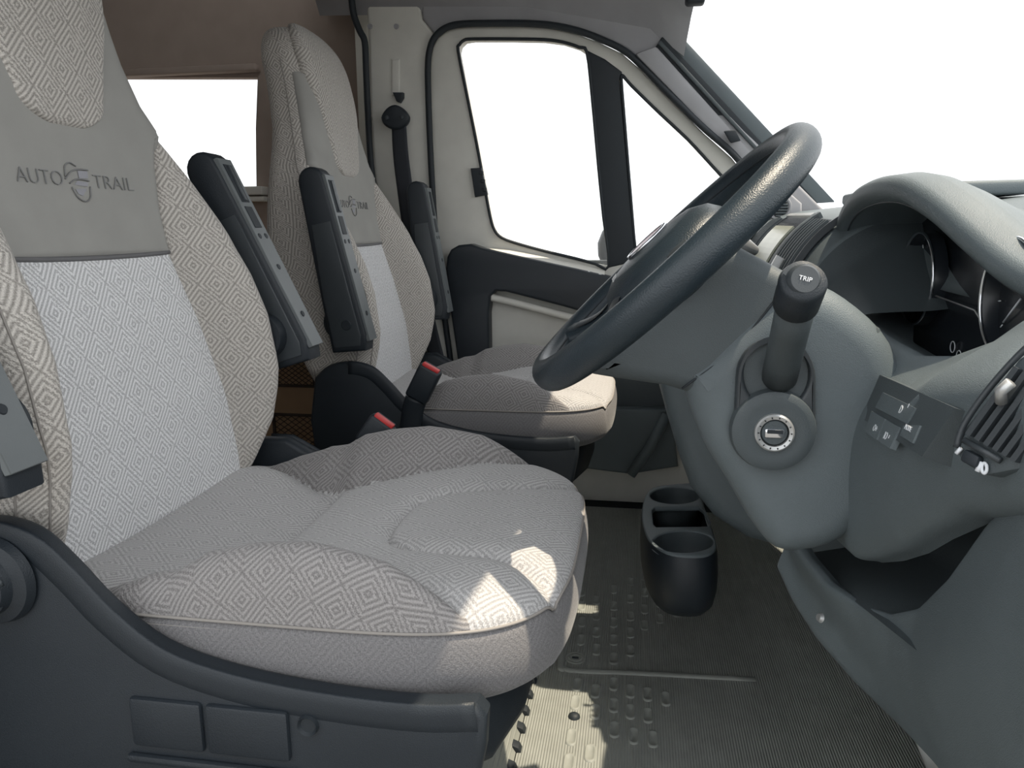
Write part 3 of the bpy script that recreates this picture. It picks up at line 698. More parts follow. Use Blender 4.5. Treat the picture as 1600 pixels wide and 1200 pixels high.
def make_seat(dx, Yc, label, arms, buckle_side, knob):
    root = thing('cab_seat', (-0.36+dx, Yc, 0.0), label, 'seat', 'cab seats')
    sh = np.array([dx, Yc, 0.0])
    def mo(name, g, mat, parent=root): return mesh_obj(name, g[0]+sh, g[1], mat, parent, True, g[2])
    back = mo('backrest', _back, 'fabric')
    mo('centre_panel', _centre, 'fabric_centre', back)
    su = mo('suede_panel', _suede, 'suede', back); su['label'] = 'plain grey suede panel with embossed lettering'
    tube('suede_edge_shade', [back_off(a_of_y(y, t_of_z(0.755)), t_of_z(0.755-0.004*(1-(y/0.146)**2)), 0.0035)+sh for y in np.linspace(-0.143, 0.143, 40)], 0.0034, 'edge_shade', su, 8)  # dark tube drawn as the shade below the suede edge
    mo('headrest_pad', _insert, 'fabric', back)
    # stitching lines along both bolsters and down the headrest sides
    for s in (-1, 1):
        for aa, z0, z1 in ((0.80, 0.46, 0.90), (0.985, 0.45, 1.14)):
            tube('stitching', [back_off(s*aa, t_of_z(z), 0.0003)+sh for z in np.linspace(z0, z1, 50)], 0.0013, 'stitch', back, 6)
    # embossed lettering and globe emblem
    zt = 0.843
    def emb(V, yc, zc, sx=1.0, dz=0.0086, sl=0.0):
        out = []
        for x, y, z in V:
            zz = zc+y; t = t_of_z(zz); out.append(back_off(a_of_y(yc+x*sx, t), t, dz+z)+sh)
        return np.array(out)
    for body, yc in (('AUTO', -0.062), ('TRAIL', 0.062)):
        V, F = text_geo(body, 0.0245, 0.0006, -0.0005)
        w_ = V[:, 0].max()-V[:, 0].min(); V[:, 0] *= 0.072/w_
        mesh_obj('lettering', emb(V, yc, zt), F, 'letter', su, False)
    def arc_tube(name, pts, r, mat): 
        q = catmull(pts, 5); tube(name, [back_off(a_of_y(x, t_of_z(zt+y)), t_of_z(zt+y), 0.0088)+sh for x, y in q], r, mat, su, 6)
    arc_tube('emblem_arc', [(-0.021, 0.004), (-0.018, 0.016), (-0.009, 0.0205), (0.0, 0.017)], 0.0009, 'letter')
    arc_tube('emblem_arc', [(-0.022, 0.001), (-0.010, 0.010), (0.004, 0.0135), (0.020, 0.014)], 0.0010, 'letter')
    arc_tube('emblem_arc', [(-0.016, -0.004), (-0.006, 0.001), (0.006, 0.002), (0.018, 0.001)], 0.0009, 'letter')
    arc_tube('emblem_arc', [(-0.014, -0.008), (-0.008, -0.020), (0.004, -0.0245), (0.014, -0.019), (0.018, -0.006)], 0.0009, 'letter')
    def sliver(pts):
        V = np.array([(x, y, 0) for x, y in pts]); mesh_obj('emblem_fill', emb(V, 0, zt, 1, 0.0083), [tuple(range(len(V)))], 'letter_light', su, False)
    sliver([(0.002, 0.012), (0.019, 0.0125), (0.018, 0.004), (0.002, 0.003)])
    sliver([(-0.002, 0.0), (0.017, -0.001), (0.014, -0.006), (-0.008, -0.005)])
    sliver([(-0.008, -0.010), (0.012, -0.009), (0.002, -0.018), (-0.005, -0.016)])
    # cushion
    cu = mo('cushion', _cush, 'fabric_soft')
    mo('cushion_bolster', _bolR, 'fabric_shaded', cu); mo('cushion_bolster', _bolL, 'fabric_shaded', cu)
    mo('cushion_border', _skirt, 'border', cu)
    E_ = _edge.copy(); c = np.array([CX0, 0, 0]); o = E_-c; o[:, 2] = 0; o /= np.linalg.norm(o, axis=1)[:, None]
    tube('piping', E_+o*0.0008+sh+np.array([0, 0, -0.001]), 0.0016, 'stitch', cu, 6, True)
    tube('piping', E_+o*0.0012+sh+np.array([0, 0, -0.009]), 0.0012, 'stitch', cu, 6, True)
    # plastic side valance with raised rear shoulder, both sides
    for s in (-1, 1):
        top = catmull([(-0.66, 0.49), (-0.63, 0.515), (-0.585, 0.524), (-0.54, 0.515), (-0.505, 0.485), (-0.47, 0.447), (-0.42, 0.410), (-0.35, 0.390), (-0.264, 0.380), (-0.18, 0.378), (-0.125, 0.384)], 4)
        if s > 0: top[:, 1] = np.minimum(top[:, 1], 0.40+0.055*np.clip((-0.45-top[:, 0])/0.1, 0, 1))
        pts = [tuple(p) for p in top]+[(-0.116, 0.374), (-0.118, 0.34), (-0.128, 0.29), (-0.15, 0.24), (-0.19, 0.205), (-0.25, 0.19), (-0.62, 0.19), (-0.66, 0.25), (-0.675, 0.40)]
        va = plate('side_valance', pts, 'black', root, (), 0.026, 0.008, (lambda s: (lambda a, b, c: (a+dx, Yc+s*0.268+(c-0.013), b)))(s))
        rim = [(p[0]+dx, Yc+s*0.279, p[1]-0.012) for p in top[8:]]
        tube('valance_rim', rim, [(0.015, 0.0035)]*len(rim), 'black', va, 10, flat=(0, 0, 1))
        y_o = Yc+s*0.282
        if s < 0:
            for (x0, x1) in ((-0.452, -0.380), (-0.376, -0.296)):
                box('adjuster_button', (x0+dx, y_o-0.004, 0.312), (x1+dx, y_o+0.004, 0.362), 'black', va, 0.004, 2)
            box('button_ledge', (-0.46+dx, y_o-0.005, 0.294), (-0.285+dx, y_o+0.003, 0.303), 'black', va, 0.004, 2)
            lathe('plug', [(0, 0.001), (0.007, 0.001), (0.009, 0.004), (0.010, 0.0)], (-0.278+dx, y_o+0.001, 0.350), (0, -1, 0), 'rubber', va, 20)
            if not knob: continue
            kc = (-0.575+dx, y_o-0.002, 0.470)
            kn = lathe('recline_knob', [(0, 0.026), (0.020, 0.026), (0.027, 0.022), (0.030, 0.012), (0.040, 0.008), (0.043, 0.0)], kc, (0, -1, 0), 'black', va, 40)
            for k in range(6):
                q = k*math.pi/3+0.3
                tube('knob_grip', [(kc[0]+0.012*math.cos(q), kc[1]-0.026, kc[2]+0.012*math.sin(q)), (kc[0]+0.028*math.cos(q), kc[1]-0.018, kc[2]+0.028*math.sin(q))], 0.004, 'satin', kn, 8)
    # front apron under the cushion, cushion pan and pedestal
    ap = [(-0.62, -0.235), (-0.17, -0.235), (-0.125, -0.20), (-0.105, -0.12), (-0.10, 0), (-0.105, 0.12), (-0.125, 0.20), (-0.17, 0.235), (-0.62, 0.235)]
    plate('seat_pan', ap, 'black', root, (), 0.085, 0.02, lambda a, b, c: (a+dx, Yc+b, 0.262+c))
    box('swivel_plate', (-0.58+dx, Yc-0.20, 0.235), (-0.17+dx, Yc+0.20, 0.27), 'black', root, 0.01)
    box('pedestal', (-0.56+dx, Yc-0.19, 0.0), (-0.205+dx, Yc+0.19, 0.24), 'metal', root, 0.012)
    box('pedestal_skirt', (-0.60+dx, Yc-0.265, 0.06), (-0.235+dx, Yc-0.20, 0.22), 'black', root, 0.02)
    # pull tab at the rear corner of the cushion
    plate('pull_tab', [(-0.52, -0.012), (-0.50, -0.006), (-0.485, 0.004), (-0.50, 0.012), (-0.525, 0.008)], 'webbing', root, (), 0.006, 0.002, lambda a, b, c: (a+dx+0.005, Yc-0.243+b, 0.418+c))
    for Yo, top, bot, out in arms: armrest(root, Yc+Yo, (top[0]+dx, top[1]), (bot[0]+dx, bot[1]), out)
    # belt buckle on its stalk
    b0, b1, b2 = [np.array(p)+np.array([dx, Yc, 0]) for p in buckle_side]
    tube('buckle_stalk', catmull([b0, (b0*0.5+b1*0.5)+np.array([0, 0, 0.01]), b1], 5), [(0.022, 0.010)]*11, 'black', root, 12, flat=(1, 0, 0.3))
    ax = (b2-b1)/np.linalg.norm(b2-b1); sd = np.array([0, 1.0, 0]); sd -= ax*np.dot(sd, ax); sd /= np.linalg.norm(sd); wd = np.cross(ax, sd)
    Rm = Matrix([[wd[i], sd[i], ax[i]] for i in range(3)])
    mid = (b1+b2)/2; hl = np.linalg.norm(b2-b1)/2
    bk = box('buckle', tuple(mid-np.array([0.0235, 0.013, hl])), tuple(mid+np.array([0.0235, 0.013, hl])), 'black', root, 0.006, 3, Rm)
    rp = b2+ax*0.001-sd*0.005
    box('release_button', tuple(rp-np.array([0.018, 0.006, 0.004])), tuple(rp+np.array([0.018, 0.006, 0.004])), 'red', bk, 0.002, 2, Rm)
    rp = b2+ax*0.0005+sd*0.006
    box('tongue_slot', tuple(rp-np.array([0.018, 0.0035, 0.003])), tuple(rp+np.array([0.018, 0.0035, 0.003])), 'rubber', bk, 0.001, 1, Rm)
    world_org()
    return root
make_seat(0.0, -0.435, 'near driver seat in pale diamond weave fabric, sunlit patch on its cushion front', [(0.280, (-0.662, 0.895), (-0.533, 0.585), 1), (-0.300, (-0.655, 0.890), (-0.545, 0.566), -1)],
          [(-0.47, 0.285, 0.36), (-0.425, 0.290, 0.44), (-0.395, 0.295, 0.482)], True)
make_seat(0.015, 0.435, 'far passenger seat in pale diamond weave fabric beside the passenger door', [(-0.280, (-0.634, 0.898), (-0.570, 0.558), -1), (0.270, (-0.585, 0.905), (-0.545, 0.56), 1)],
          [(-0.46, -0.285, 0.38), (-0.442, -0.290, 0.455), (-0.407, -0.295, 0.520)], False)

# ================================================================== STEERING WHEEL AND COLUMN
WC = np.array([0.032, -0.435, 0.748])
wt = math.radians(43.7)
wn = np.array([-math.sin(wt), -0.045, math.cos(wt)]); wn /= np.linalg.norm(wn)      # towards the driver
wu = np.array([math.cos(wt), 0, math.sin(wt)]); wu -= wn*np.dot(wu, wn); wu /= np.linalg.norm(wu)  # towards the top of the rim
wr = np.cross(wu, wn)                                                                  # sideways
def wp(r, ang, h): return WC+(wu*math.cos(ang)+wr*math.sin(ang))*r+wn*h
sw = thing('steering_wheel', tuple(WC), 'dark leather steering wheel with round centre pad in front of the driver seat', 'steering wheel')
N = 120; RM = 0.1765; V = []
for i in range(N):
    a = 2*math.pi*i/N
    thumb = 0.0022*(math.exp(-((abs(math.sin(a))-0.92)/0.12)**2))
    for k in range(24):
        q = 2*math.pi*k/24
        rr = 0.0165+thumb*max(0, math.cos(q+math.pi)); hh = 0.0185
        V.append(wp(RM+rr*math.cos(q), a, hh*math.sin(q)))
mesh_obj('rim', V, grid_faces(24, N, True, True), 'leather', sw)
tube('rim_seam', [wp(RM-0.0162, 2*math.pi*i/N, 0.006) for i in range(N)], 0.0011, 'rubber', sw, 6, True)
pad = [(0, 0.030), (0.03, 0.029), (0.055, 0.025), (0.072, 0.016), (0.080, 0.004), (0.082, -0.012), (0.078, -0.03), (0.055, -0.045), (0, -0.048)]
hub = lathe('centre_pad', pad, WC, wn, 'leather', sw, 56)
em = lathe('emblem', [(0, 0.0325), (0.020, 0.032), (0.0245, 0.0305), (0.026, 0.027)], WC, wn, 'emblem_red', hub, 36)
tube('emblem_ring', [wp(0.0255, 2*math.pi*i/48, 0.0305) for i in range(48)], 0.0022, 'chrome', hub, 8, True)
for body, off in (('AIRBAG', -0.052),):
    Vt, Ft = text_geo(body, 0.010, 0.0004)
    P = []
    for x, y, z in Vt:
        r = math.hypot(off+y, x); hh = np.interp(r, [p[0] for p in pad[:5]], [p[1] for p in pad[:5]])
        P.append(WC+wu*(off+y)+wr*(-x if False else x)*-1.0+wn*(hh+0.0006+z))
    mesh_obj('lettering', P, Ft, 'silver', hub, False)
def spoke(ang, w0, w1, name='spoke'):
    V = []; n = 14
    for i in range(n):
        t = i/(n-1); r = 0.055+(RM-0.010-0.055)*t; h = 0.008-0.020*math.sin(math.pi*t)*0.7+(-0.004)*t
        w = w0+(w1-w0)*t+0.012*(t**4)+0.010*((1-t)**3)
        for k in range(12):
            q = 2*math.pi*k/12
            c = wp(r, ang, h)+(wr*math.cos(ang)-wu*math.sin(ang))*w*math.cos(q)+wn*0.010*math.sin(q)
            V.append(c)
    F = grid_faces(12, n, True, False)
    o = mesh_obj(name, V, F, 'leather', sw)
    # satin insert on the driver side of the spoke
    V = []
    for i in range(2, n-2):
        t = i/(n-1); r = 0.055+(RM-0.010-0.055)*t; h = 0.008-0.020*math.sin(math.pi*t)*0.7-0.004*t
        for k in range(7):
            s = (k/6*2-1)*0.62; w = w0+(w1-w0)*t
            V.append(wp(r, ang, h+0.0113*math.sqrt(1-0.6*s*s)+0.0006)+(wr*math.cos(ang)-wu*math.sin(ang))*w*s)
    mesh_obj('spoke_insert', V, grid_faces(7, n-4), 'satin', o)
for ang in (math.radians(78), math.radians(-78), math.radians(148), math.radians(-148)): spoke(ang, 0.020, 0.014)
world_org()

col = thing('steering_column', (0.10, -0.435, 0.68), 'steering column shroud with stalks and ignition switch under the wheel', 'steering column')
P2 = lambda pts, Y: [tuple(atY(x, y, Y)[[0, 2]]) for x, y in pts]
sh_ = [(0.020, 0.715), (0.055, 0.742), (0.080, 0.764), (0.098, 0.766), (0.158, 0.734), (0.24, 0.685), (0.26, 0.60), (0.15, 0.585), (0.075, 0.610), (0.035, 0.622), (-0.015, 0.628), (-0.042, 0.632), (-0.050, 0.640), (-0.040, 0.652), (-0.01, 0.680)]
shroud = plate('column_shroud', sh_, 'dash_dark', col, (), 0.135, 0.018, lambda a, b, c: (a, -0.5025+c, b), res=5)
tube('shroud_seam', [(a, -0.5035, b) for a, b in catmull([(0.150, 0.735), (0.120, 0.690), (0.09, 0.655), (0.050, 0.622)], 5)], 0.0012, 'rubber', shroud, 6)
# side cheek carrying stalk socket and ignition
ck = P2([(1068, 592), (1098, 560), (1160, 500), (1218, 452), (1262, 440), (1330, 470), (1400, 540), (1420, 640), (1390, 760), (1320, 850), (1230, 870), (1185, 835), (1140, 760), (1098, 690)], -0.505)
cheek = plate('ignition_cheek', [tuple(p) for p in catmull(ck, 4, True)], 'dash', col, (), 0.13, 0.030, lambda a, b, c: (a, -0.510+c, b), res=6)
es_o = []
for (cx, cy, r, a0, a1) in ((1213, 590, 62, 180, 360), (1211, 668, 64, 0, 180)):
    for q in np.linspace(a0, a1, 18): es_o.append((cx+r*math.cos(math.radians(q)), cy+r*math.sin(math.radians(q))*1.0))
esc = plate('escutcheon', P2(es_o, -0.52), 'satin', col, [P2([(1213+51*math.cos(q), 585+54*math.sin(q)) for q in np.linspace(0, 2*math.pi, 36, endpoint=False)], -0.52)], 0.014, 0.004, lambda a, b, c: (a, -0.522+c, b))
ic = atY(1210, 676, -0.53)
lathe('ignition_boss', [(0.042, -0.004), (0.040, 0.004), (0.034, 0.007), (0.027, 0.006)], (ic[0], -0.522, ic[2]), (0, -1, 0), 'dash_dark', esc, 48)
ig = lathe('ignition_ring', [(0.0138, 0.006), (0.0138, 0.0105), (0.0172, 0.0115), (0.0188, 0.010), (0.0192, 0.004)], (ic[0], -0.522, ic[2]), (0, -1, 0), 'silver', esc, 48)
bar_ = lathe('key_barrel', [(0, 0.009), (0.0118, 0.009), (0.0132, 0.007), (0.0132, 0.0)], (ic[0], -0.522, ic[2]), (0, -1, 0), 'dash_dark', esc, 36)
box('key_slot', (ic[0]-0.0095, -0.5335, ic[2]-0.0048), (ic[0]+0.0095, -0.529, ic[2]+0.0042), 'chrome', bar_, 0.0015, 2)
box('key_slot_gap', (ic[0]-0.0075, -0.5345, ic[2]-0.0002), (ic[0]+0.0075, -0.533, ic[2]+0.0038), 'rubber', bar_, 0.0005, 1)
for k in range(14):
    q = 2*math.pi*k/14
    tube('ring_tick', [(ic[0]+0.0148*math.cos(q), -0.5337, ic[2]+0.0148*math.sin(q)), (ic[0]+0.0164*math.cos(q), -0.5337, ic[2]+0.0164*math.sin(q))], 0.0006, 'rubber', ig, 4)
# stalk socket (ringed rubber cup) and wiper stalk
sc0 = atY(1213, 590, -0.52)
lathe('stalk_gaiter', [(0.037, 0.0), (0.034, -0.006), (0.030, -0.004), (0.027, -0.009), (0.023, -0.006), (0.020, -0.010), (0.0, -0.010)], (sc0[0], -0.516, sc0[2]), (0, -1, 0), 'dash_dark', esc, 40)
s0 = atY(1218, 588, -0.515); s1 = atY(1245, 470, -0.632); s2 = atY(1256, 438, -0.660)
axs = (s2-s0)/np.linalg.norm(s2-s0)
stk = tube('wiper_stalk', [s0, s0*0.7+s1*0.3, s0*0.3+s1*0.7, s1], [(0.017, 0.017), (0.017, 0.0165), (0.0165, 0.016), (0.0165, 0.016)], 'dash_dark', col, 24)
tipax = np.array([0.10, -0.93, 0.10]); tipax /= np.linalg.norm(tipax)
tube('stalk_sleeve', [s1-axs*0.004, s1*0.5+s2*0.5, s2-axs*0.004, s2], [(0.0185, 0.0185), (0.0185, 0.0185), (0.0182, 0.0182), (0.0165, 0.0165)], 'black', stk, 28)
tb = lathe('trip_button', [(0, 0.004), (0.0105, 0.004), (0.0125, 0.002), (0.0135, -0.003), (0.0165, -0.004), (0.0172, -0.012)], tuple(s2), tuple(axs*0.45+tipax*0.75), 'satin', stk, 36)
Vt, Ft = text_geo('TRIP', 0.0052, 0.0003)
ta = axs*0.45+tipax*0.75; ta /= np.linalg.norm(ta); tx = np.array([1.0, 0, -0.25]); tx -= ta*np.dot(tx, ta); tx /= np.linalg.norm(tx); tyv = np.cross(ta, tx)
if tyv[2] < 0: tyv = -tyv
mesh_obj('lettering', [s2+ta*(0.0046+z)+tx*x+tyv*y for x, y, z in Vt], Ft, 'white', tb, False)
# second stalk on the far side of the column, end seen past the rim
f0 = np.array([0.09, -0.38, 0.750]); f1 = atY(1150, 378, -0.30); f2 = atY(1180, 392, -0.28)
tube('indicator_stalk', [f0, (f0+f1)/2, f1, f2], [(0.010, 0.010), (0.012, 0.011), (0.015, 0.012), (0.006, 0.006)], 'silver', col, 18)
world_org()

# ================================================================== DASHBOARD
dash = thing('dashboard', (0.40, 0.0, 0.55), 'dark grey dashboard spanning the cab below the windscreen', 'dashboard')
def loft(name, stations, mat, parent, n=10, ny=60, thick=0.0, smooth=True):
    """stations: list of (Y, [(x, z), ...]) with equal point counts; smooth in both directions"""
    Ys = [s[0] for s in stations]; prof = [catmull(s[1], n) for s in stations]; m = len(prof[0])
    yy = np.linspace(Ys[0], Ys[-1], ny); V = []
    A = np.array(prof)   # stations, m, 2
    for Y in yy:
        for i in range(m):
            V.append((np.interp(Y, Ys, A[:, i, 0]), Y, np.interp(Y, Ys, A[:, i, 1])))
    V = np.array(V); F = grid_faces(m, ny)
    if thick:
        k = len(V); V = np.vstack([V, V+np.array([thick, 0, -thick*0.3])]); F2 = [tuple(i+k for i in f[::-1]) for f in F]
        rim = []
        for j in range(ny-1):
            for i in (0, m-1): rim.append((j*m+i, (j+1)*m+i, (j+1)*m+i+k, j*m+i+k))
        for i in range(m-1):
            for j in (0, ny-1): rim.append((j*m+i, j*m+i+1, j*m+i+1+k, j*m+i+k))
        F = F+F2+rim
    return mesh_obj(name, V, F, mat, parent, smooth)
# upper shelf up to the glass
loft('dash_top', [(-0.86, [(0.34, 0.70), (0.38, 0.765), (0.44, 0.790), (0.53, 0.80), (0.60, 0.80)]),
                  (-0.60, [(0.37, 0.70), (0.41, 0.770), (0.47, 0.800), (0.58, 0.815), (0.66, 0.81)]),
                  (-0.20, [(0.33, 0.72), (0.36, 0.785), (0.44, 0.812), (0.60, 0.83), (0.72, 0.825)]),
                  (0.25, [(0.33, 0.72), (0.36, 0.790), (0.44, 0.822), (0.60, 0.835), (0.72, 0.83)]),
                  (0.55, [(0.28, 0.70), (0.31, 0.785), (0.40, 0.825), (0.56, 0.838), (0.66, 0.835)]),
                  (0.85, [(0.27, 0.70), (0.29, 0.775), (0.37, 0.82), (0.48, 0.835), (0.56, 0.835)])], 'dash', dash, 8, 70, 0.012)
# passenger side front with glove box
loft('passenger_fascia', [(0.22, [(0.36, 0.79), (0.20, 0.775), (0.13, 0.74), (0.13, 0.60), (0.20, 0.42), (0.40, 0.32)]), (0.85, [(0.34, 0.78), (0.19, 0.765), (0.13, 0.73), (0.13, 0.60), (0.20, 0.42), (0.40, 0.32)])], 'dash', dash, 6, 24, 0.012)
# centre stack
loft('cluster_cheek', [(-0.36, [(0.44, 0.70), (0.37, 0.695), (0.33, 0.690), (0.29, 0.688), (0.255, 0.682), (0.232, 0.65), (0.215, 0.58)]),
                     (-0.29, [(0.44, 0.745), (0.37, 0.740), (0.32, 0.728), (0.28, 0.712), (0.248, 0.690), (0.226, 0.65), (0.212, 0.58)]),
                     (-0.24, [(0.44, 0.785), (0.36, 0.775), (0.305, 0.755), (0.265, 0.728), (0.235, 0.695), (0.215, 0.65), (0.205, 0.58)]),
                     (-0.213, [(0.44, 0.800), (0.34, 0.797), (0.285, 0.780), (0.245, 0.745), (0.215, 0.690), (0.195, 0.62), (0.185, 0.54)])], 'dash_dark', dash, 8, 30)
cs = loft('centre_stack', [(-0.215, [(0.44, 0.800), (0.34, 0.797), (0.285, 0.780), (0.245, 0.745), (0.215, 0.690), (0.195, 0.62), (0.185, 0.54)]),
                      (-0.16, [(0.44, 0.815), (0.34, 0.812), (0.275, 0.795), (0.235, 0.758), (0.205, 0.700), (0.185, 0.63), (0.175, 0.54)]),
                      (0.00, [(0.44, 0.822), (0.34, 0.818), (0.270, 0.803), (0.225, 0.765), (0.195, 0.705), (0.170, 0.63), (0.155, 0.54)]),
                      (0.20, [(0.44, 0.822), (0.34, 0.818), (0.275, 0.803), (0.230, 0.765), (0.200, 0.705), (0.175, 0.63), (0.160, 0.54)]),
                      (0.26, [(0.44, 0.80), (0.34, 0.79), (0.30, 0.775), (0.265, 0.74), (0.235, 0.69), (0.21, 0.62), (0.20, 0.54)])], 'dash', dash, 8, 50, 0.02)
def cs_frame(Y, s):
    """point and outward direction on the sloping centre face; s 0 top .. 1 lower"""
    t = np.clip((Y+0.16)/0.16, 0, 1)
    p = np.array([0.275-0.005*t, 0.795+0.008*t])*(1-s)+np.array([0.205-0.010*t, 0.700+0.005*t])*s
    b = np.array([0.235-0.010*t, 0.758+0.007*t]); k = 4*s*(1-s)
    lin = np.array([0.275-0.005*t, 0.795+0.008*t])*0.5+np.array([0.205-0.010*t, 0.700+0.005*t])*0.5
    p = p+(b-lin)*k
    return p
def cs_plate(name, Y0, Y1, s0, s1, h0, h1, mat, parent, nb=8):
    V = []; F = []
    for h in (h0, h1):
        for i in range(nb+1):
            s = s0+(s1-s0)*i/nb; d = cs_frame((Y0+Y1)/2, min(s+0.02, 1))-cs_frame((Y0+Y1)/2, max(s-0.02, 0)); nn = np.array([d[1], -d[0]]); nn /= np.linalg.norm(nn)
            if nn[0] > 0: nn = -nn
            for Y in (Y0, Y1):
                p = cs_frame(Y, s)+nn*h; V.append((p[0], Y, p[1]))
    m = (nb+1)*2
    for i in range(nb):
        a = 2*i; F += [(a, a+1, a+3, a+2), (m+a, m+a+2, m+a+3, m+a+1), (a, a+2, m+a+2, m+a), (a+1, m+a+1, m+a+3, a+3)]
    F += [(0, m, m+1, 1), (2*nb, 2*nb+1, m+2*nb+1, m+2*nb)]
    return mesh_obj(name, V, F, mat, parent, False)
for (Y0, Y1) in ((-0.175, -0.075), (0.13, 0.22)):
    vn = cs_plate('air_vent', Y0, Y1, 0.08, 1.0, 0.0005, 0.004, 'rubber', dash)
    k = 7
    for i in range(k):
        Yv = Y0+0.008+(Y1-Y0-0.016)*i/(k-1); cs_plate('vent_slat', Yv-0.0016, Yv+0.0016, 0.14, 0.95, 0.003, 0.010, 'dash_dark', vn)
    cs_plate('vent_frame', Y0-0.006, Y0, 0.04, 1.03, -0.002, 0.007, 'satin', vn); cs_plate('vent_frame', Y1, Y1+0.006, 0.04, 1.03, -0.002, 0.007, 'satin', vn)
    cs_plate('vent_lever', (Y0+Y1)/2-0.003, (Y0+Y1)/2+0.003, 0.72, 0.92, 0.008, 0.020, 'silver', vn, 4)
rd = cs_plate('radio', -0.055, 0.115, 0.10, 1.05, 0.0005, 0.006, 'gauge', dash)
cs_plate('display', -0.040, 0.100, 0.30, 0.85, 0.0055, 0.0085, 'screen', rd)
cs_plate('radio_bezel', -0.060, 0.118, 0.04, 0.10, 0.000, 0.010, 'silver', rd, 3)
for Y in (-0.048, 0.108): 
    p = cs_frame(Y, 0.93); lathe('radio_knob', [(0, 0.016), (0.006, 0.015), (0.007, 0.0)], (p[0], Y, p[1]), (-0.8, 0, 0.6), 'satin', rd, 18)
for Y in (-0.068,): cs_plate('centre_rib', Y-0.006, Y+0.006, 0.0, 1.0, 0.0, 0.009, 'dash_dark', dash)
# top tray pad between stack and windscreen
plate('tray_lid', [(0.36, -0.16), (0.52, -0.14), (0.54, 0.14), (0.36, 0.18)], 'dash', dash, (), 0.02, 0.006, lambda a, b, c: (a, b, 0.823+c+0.02*(a-0.36)))
# lower stack with gear lever pod, reaching down to the cup holder
pod = plate('gear_pod', [(0.20, 0.70), (0.150, 0.64), (0.085, 0.605), (0.050, 0.590), (0.036, 0.572), (0.040, 0.545), (0.056, 0.49), (0.075, 0.43), (0.098, 0.37), (0.135, 0.325), (0.19, 0.29), (0.40, 0.24), (0.42, 0.70)], 'dash', dash, (), 0.27, 0.030, lambda a, b, c: (a, -0.095+c, b), res=5)
gc = np.array([0.062, -0.03, 0.597])
lathe('gear_gaiter', [(0.046, -0.006), (0.044, 0.004), (0.036, 0.003), (0.034, 0.010), (0.027, 0.009), (0.025, 0.017), (0.018, 0.018), (0.0, 0.020)], tuple(gc), (-0.55, 0, 0.83), 'satin', pod, 40)
tube('gear_lever', [gc+np.array([-0.004, 0, 0.01]), gc+np.array([-0.02, 0, 0.045])], 0.007, 'satin', pod, 14)
lathe('gear_knob', [(0, 0.024), (0.012, 0.022), (0.019, 0.012), (0.019, 0.0), (0.010, -0.014), (0, -0.016)], tuple(gc+np.array([-0.024, 0, 0.055])), (-0.4, 0, 0.92), 'black', pod, 28)
for (x, y) in ((1105, 640), (1128, 670)):
    p = atY(x, y, -0.096); lathe('screw_cap', [(0, 0.001), (0.006, 0.001), (0.008, -0.003)], (p[0], -0.0955, p[2]), (0, -1, 0), 'rubber', pod, 14)

# instrument hood: thick rolled eyebrow over the dials
lipc = catmull([(-0.185, 0.285, 0.728), (-0.178, 0.280, 0.752), (-0.200, 0.270, 0.779), (-0.255, 0.268, 0.802), (-0.325, 0.272, 0.811), (-0.385, 0.280, 0.807), (-0.440, 0.292, 0.787), (-0.495, 0.306, 0.757), (-0.545, 0.318, 0.732), (-0.60, 0.330, 0.716), (-0.66, 0.342, 0.712)], 6)
V = []; m = 0; nL = len(lipc)
for i in range(nL):
    Y, X, Z = lipc[i]; t = lipc[min(i+1, nL-1)]-lipc[max(i-1, 0)]; tn = np.array([t[0], t[2]]); tn /= np.linalg.norm(tn)
    out = np.array([-tn[1], tn[0]])
    out = out if out[1] > 0 or i < 8 else -out
    cen = np.array([-0.38, 0.70]); rad = np.array([Y, Z])-cen
    if np.dot(out, rad) < 0: out = -out
    th_ = 0.030
    sec = [(0.115, -0.004), (0.07, -0.002), (0.03, 0.0), (0.006, 0.0)]
    sec += [(0.012-0.014*math.cos(q)*1.0, 0.014-0.014*math.sin(q)*-1.0) if False else (0.010-0.016*math.sin(q), 0.015-0.015*math.cos(q)) for q in np.linspace(0.3, math.pi-0.35, 8)]
    sec += [(0.016, 0.0305), (0.028, 0.032), (0.045, 0.029), (0.07, 0.018), (0.10, 0.002), (0.15, -0.03), (0.20, -0.06)]
    for dx_, do in sec:
        f = 1 if do > 0 else 1
        V.append((X+dx_, Y+out[0]*do, Z+out[1]*do))
    m = len(sec)
F = grid_faces(m, nL); F.append(tuple(range(m))); F.append(tuple((nL-1)*m+k for k in range(m)))
hood = mesh_obj('instrument_hood', V, F, 'dash', dash)
tube('hood_lip_edge', [(X+0.006, Y, Z) for Y, X, Z in lipc], 0.0012, 'satin', hood, 6)
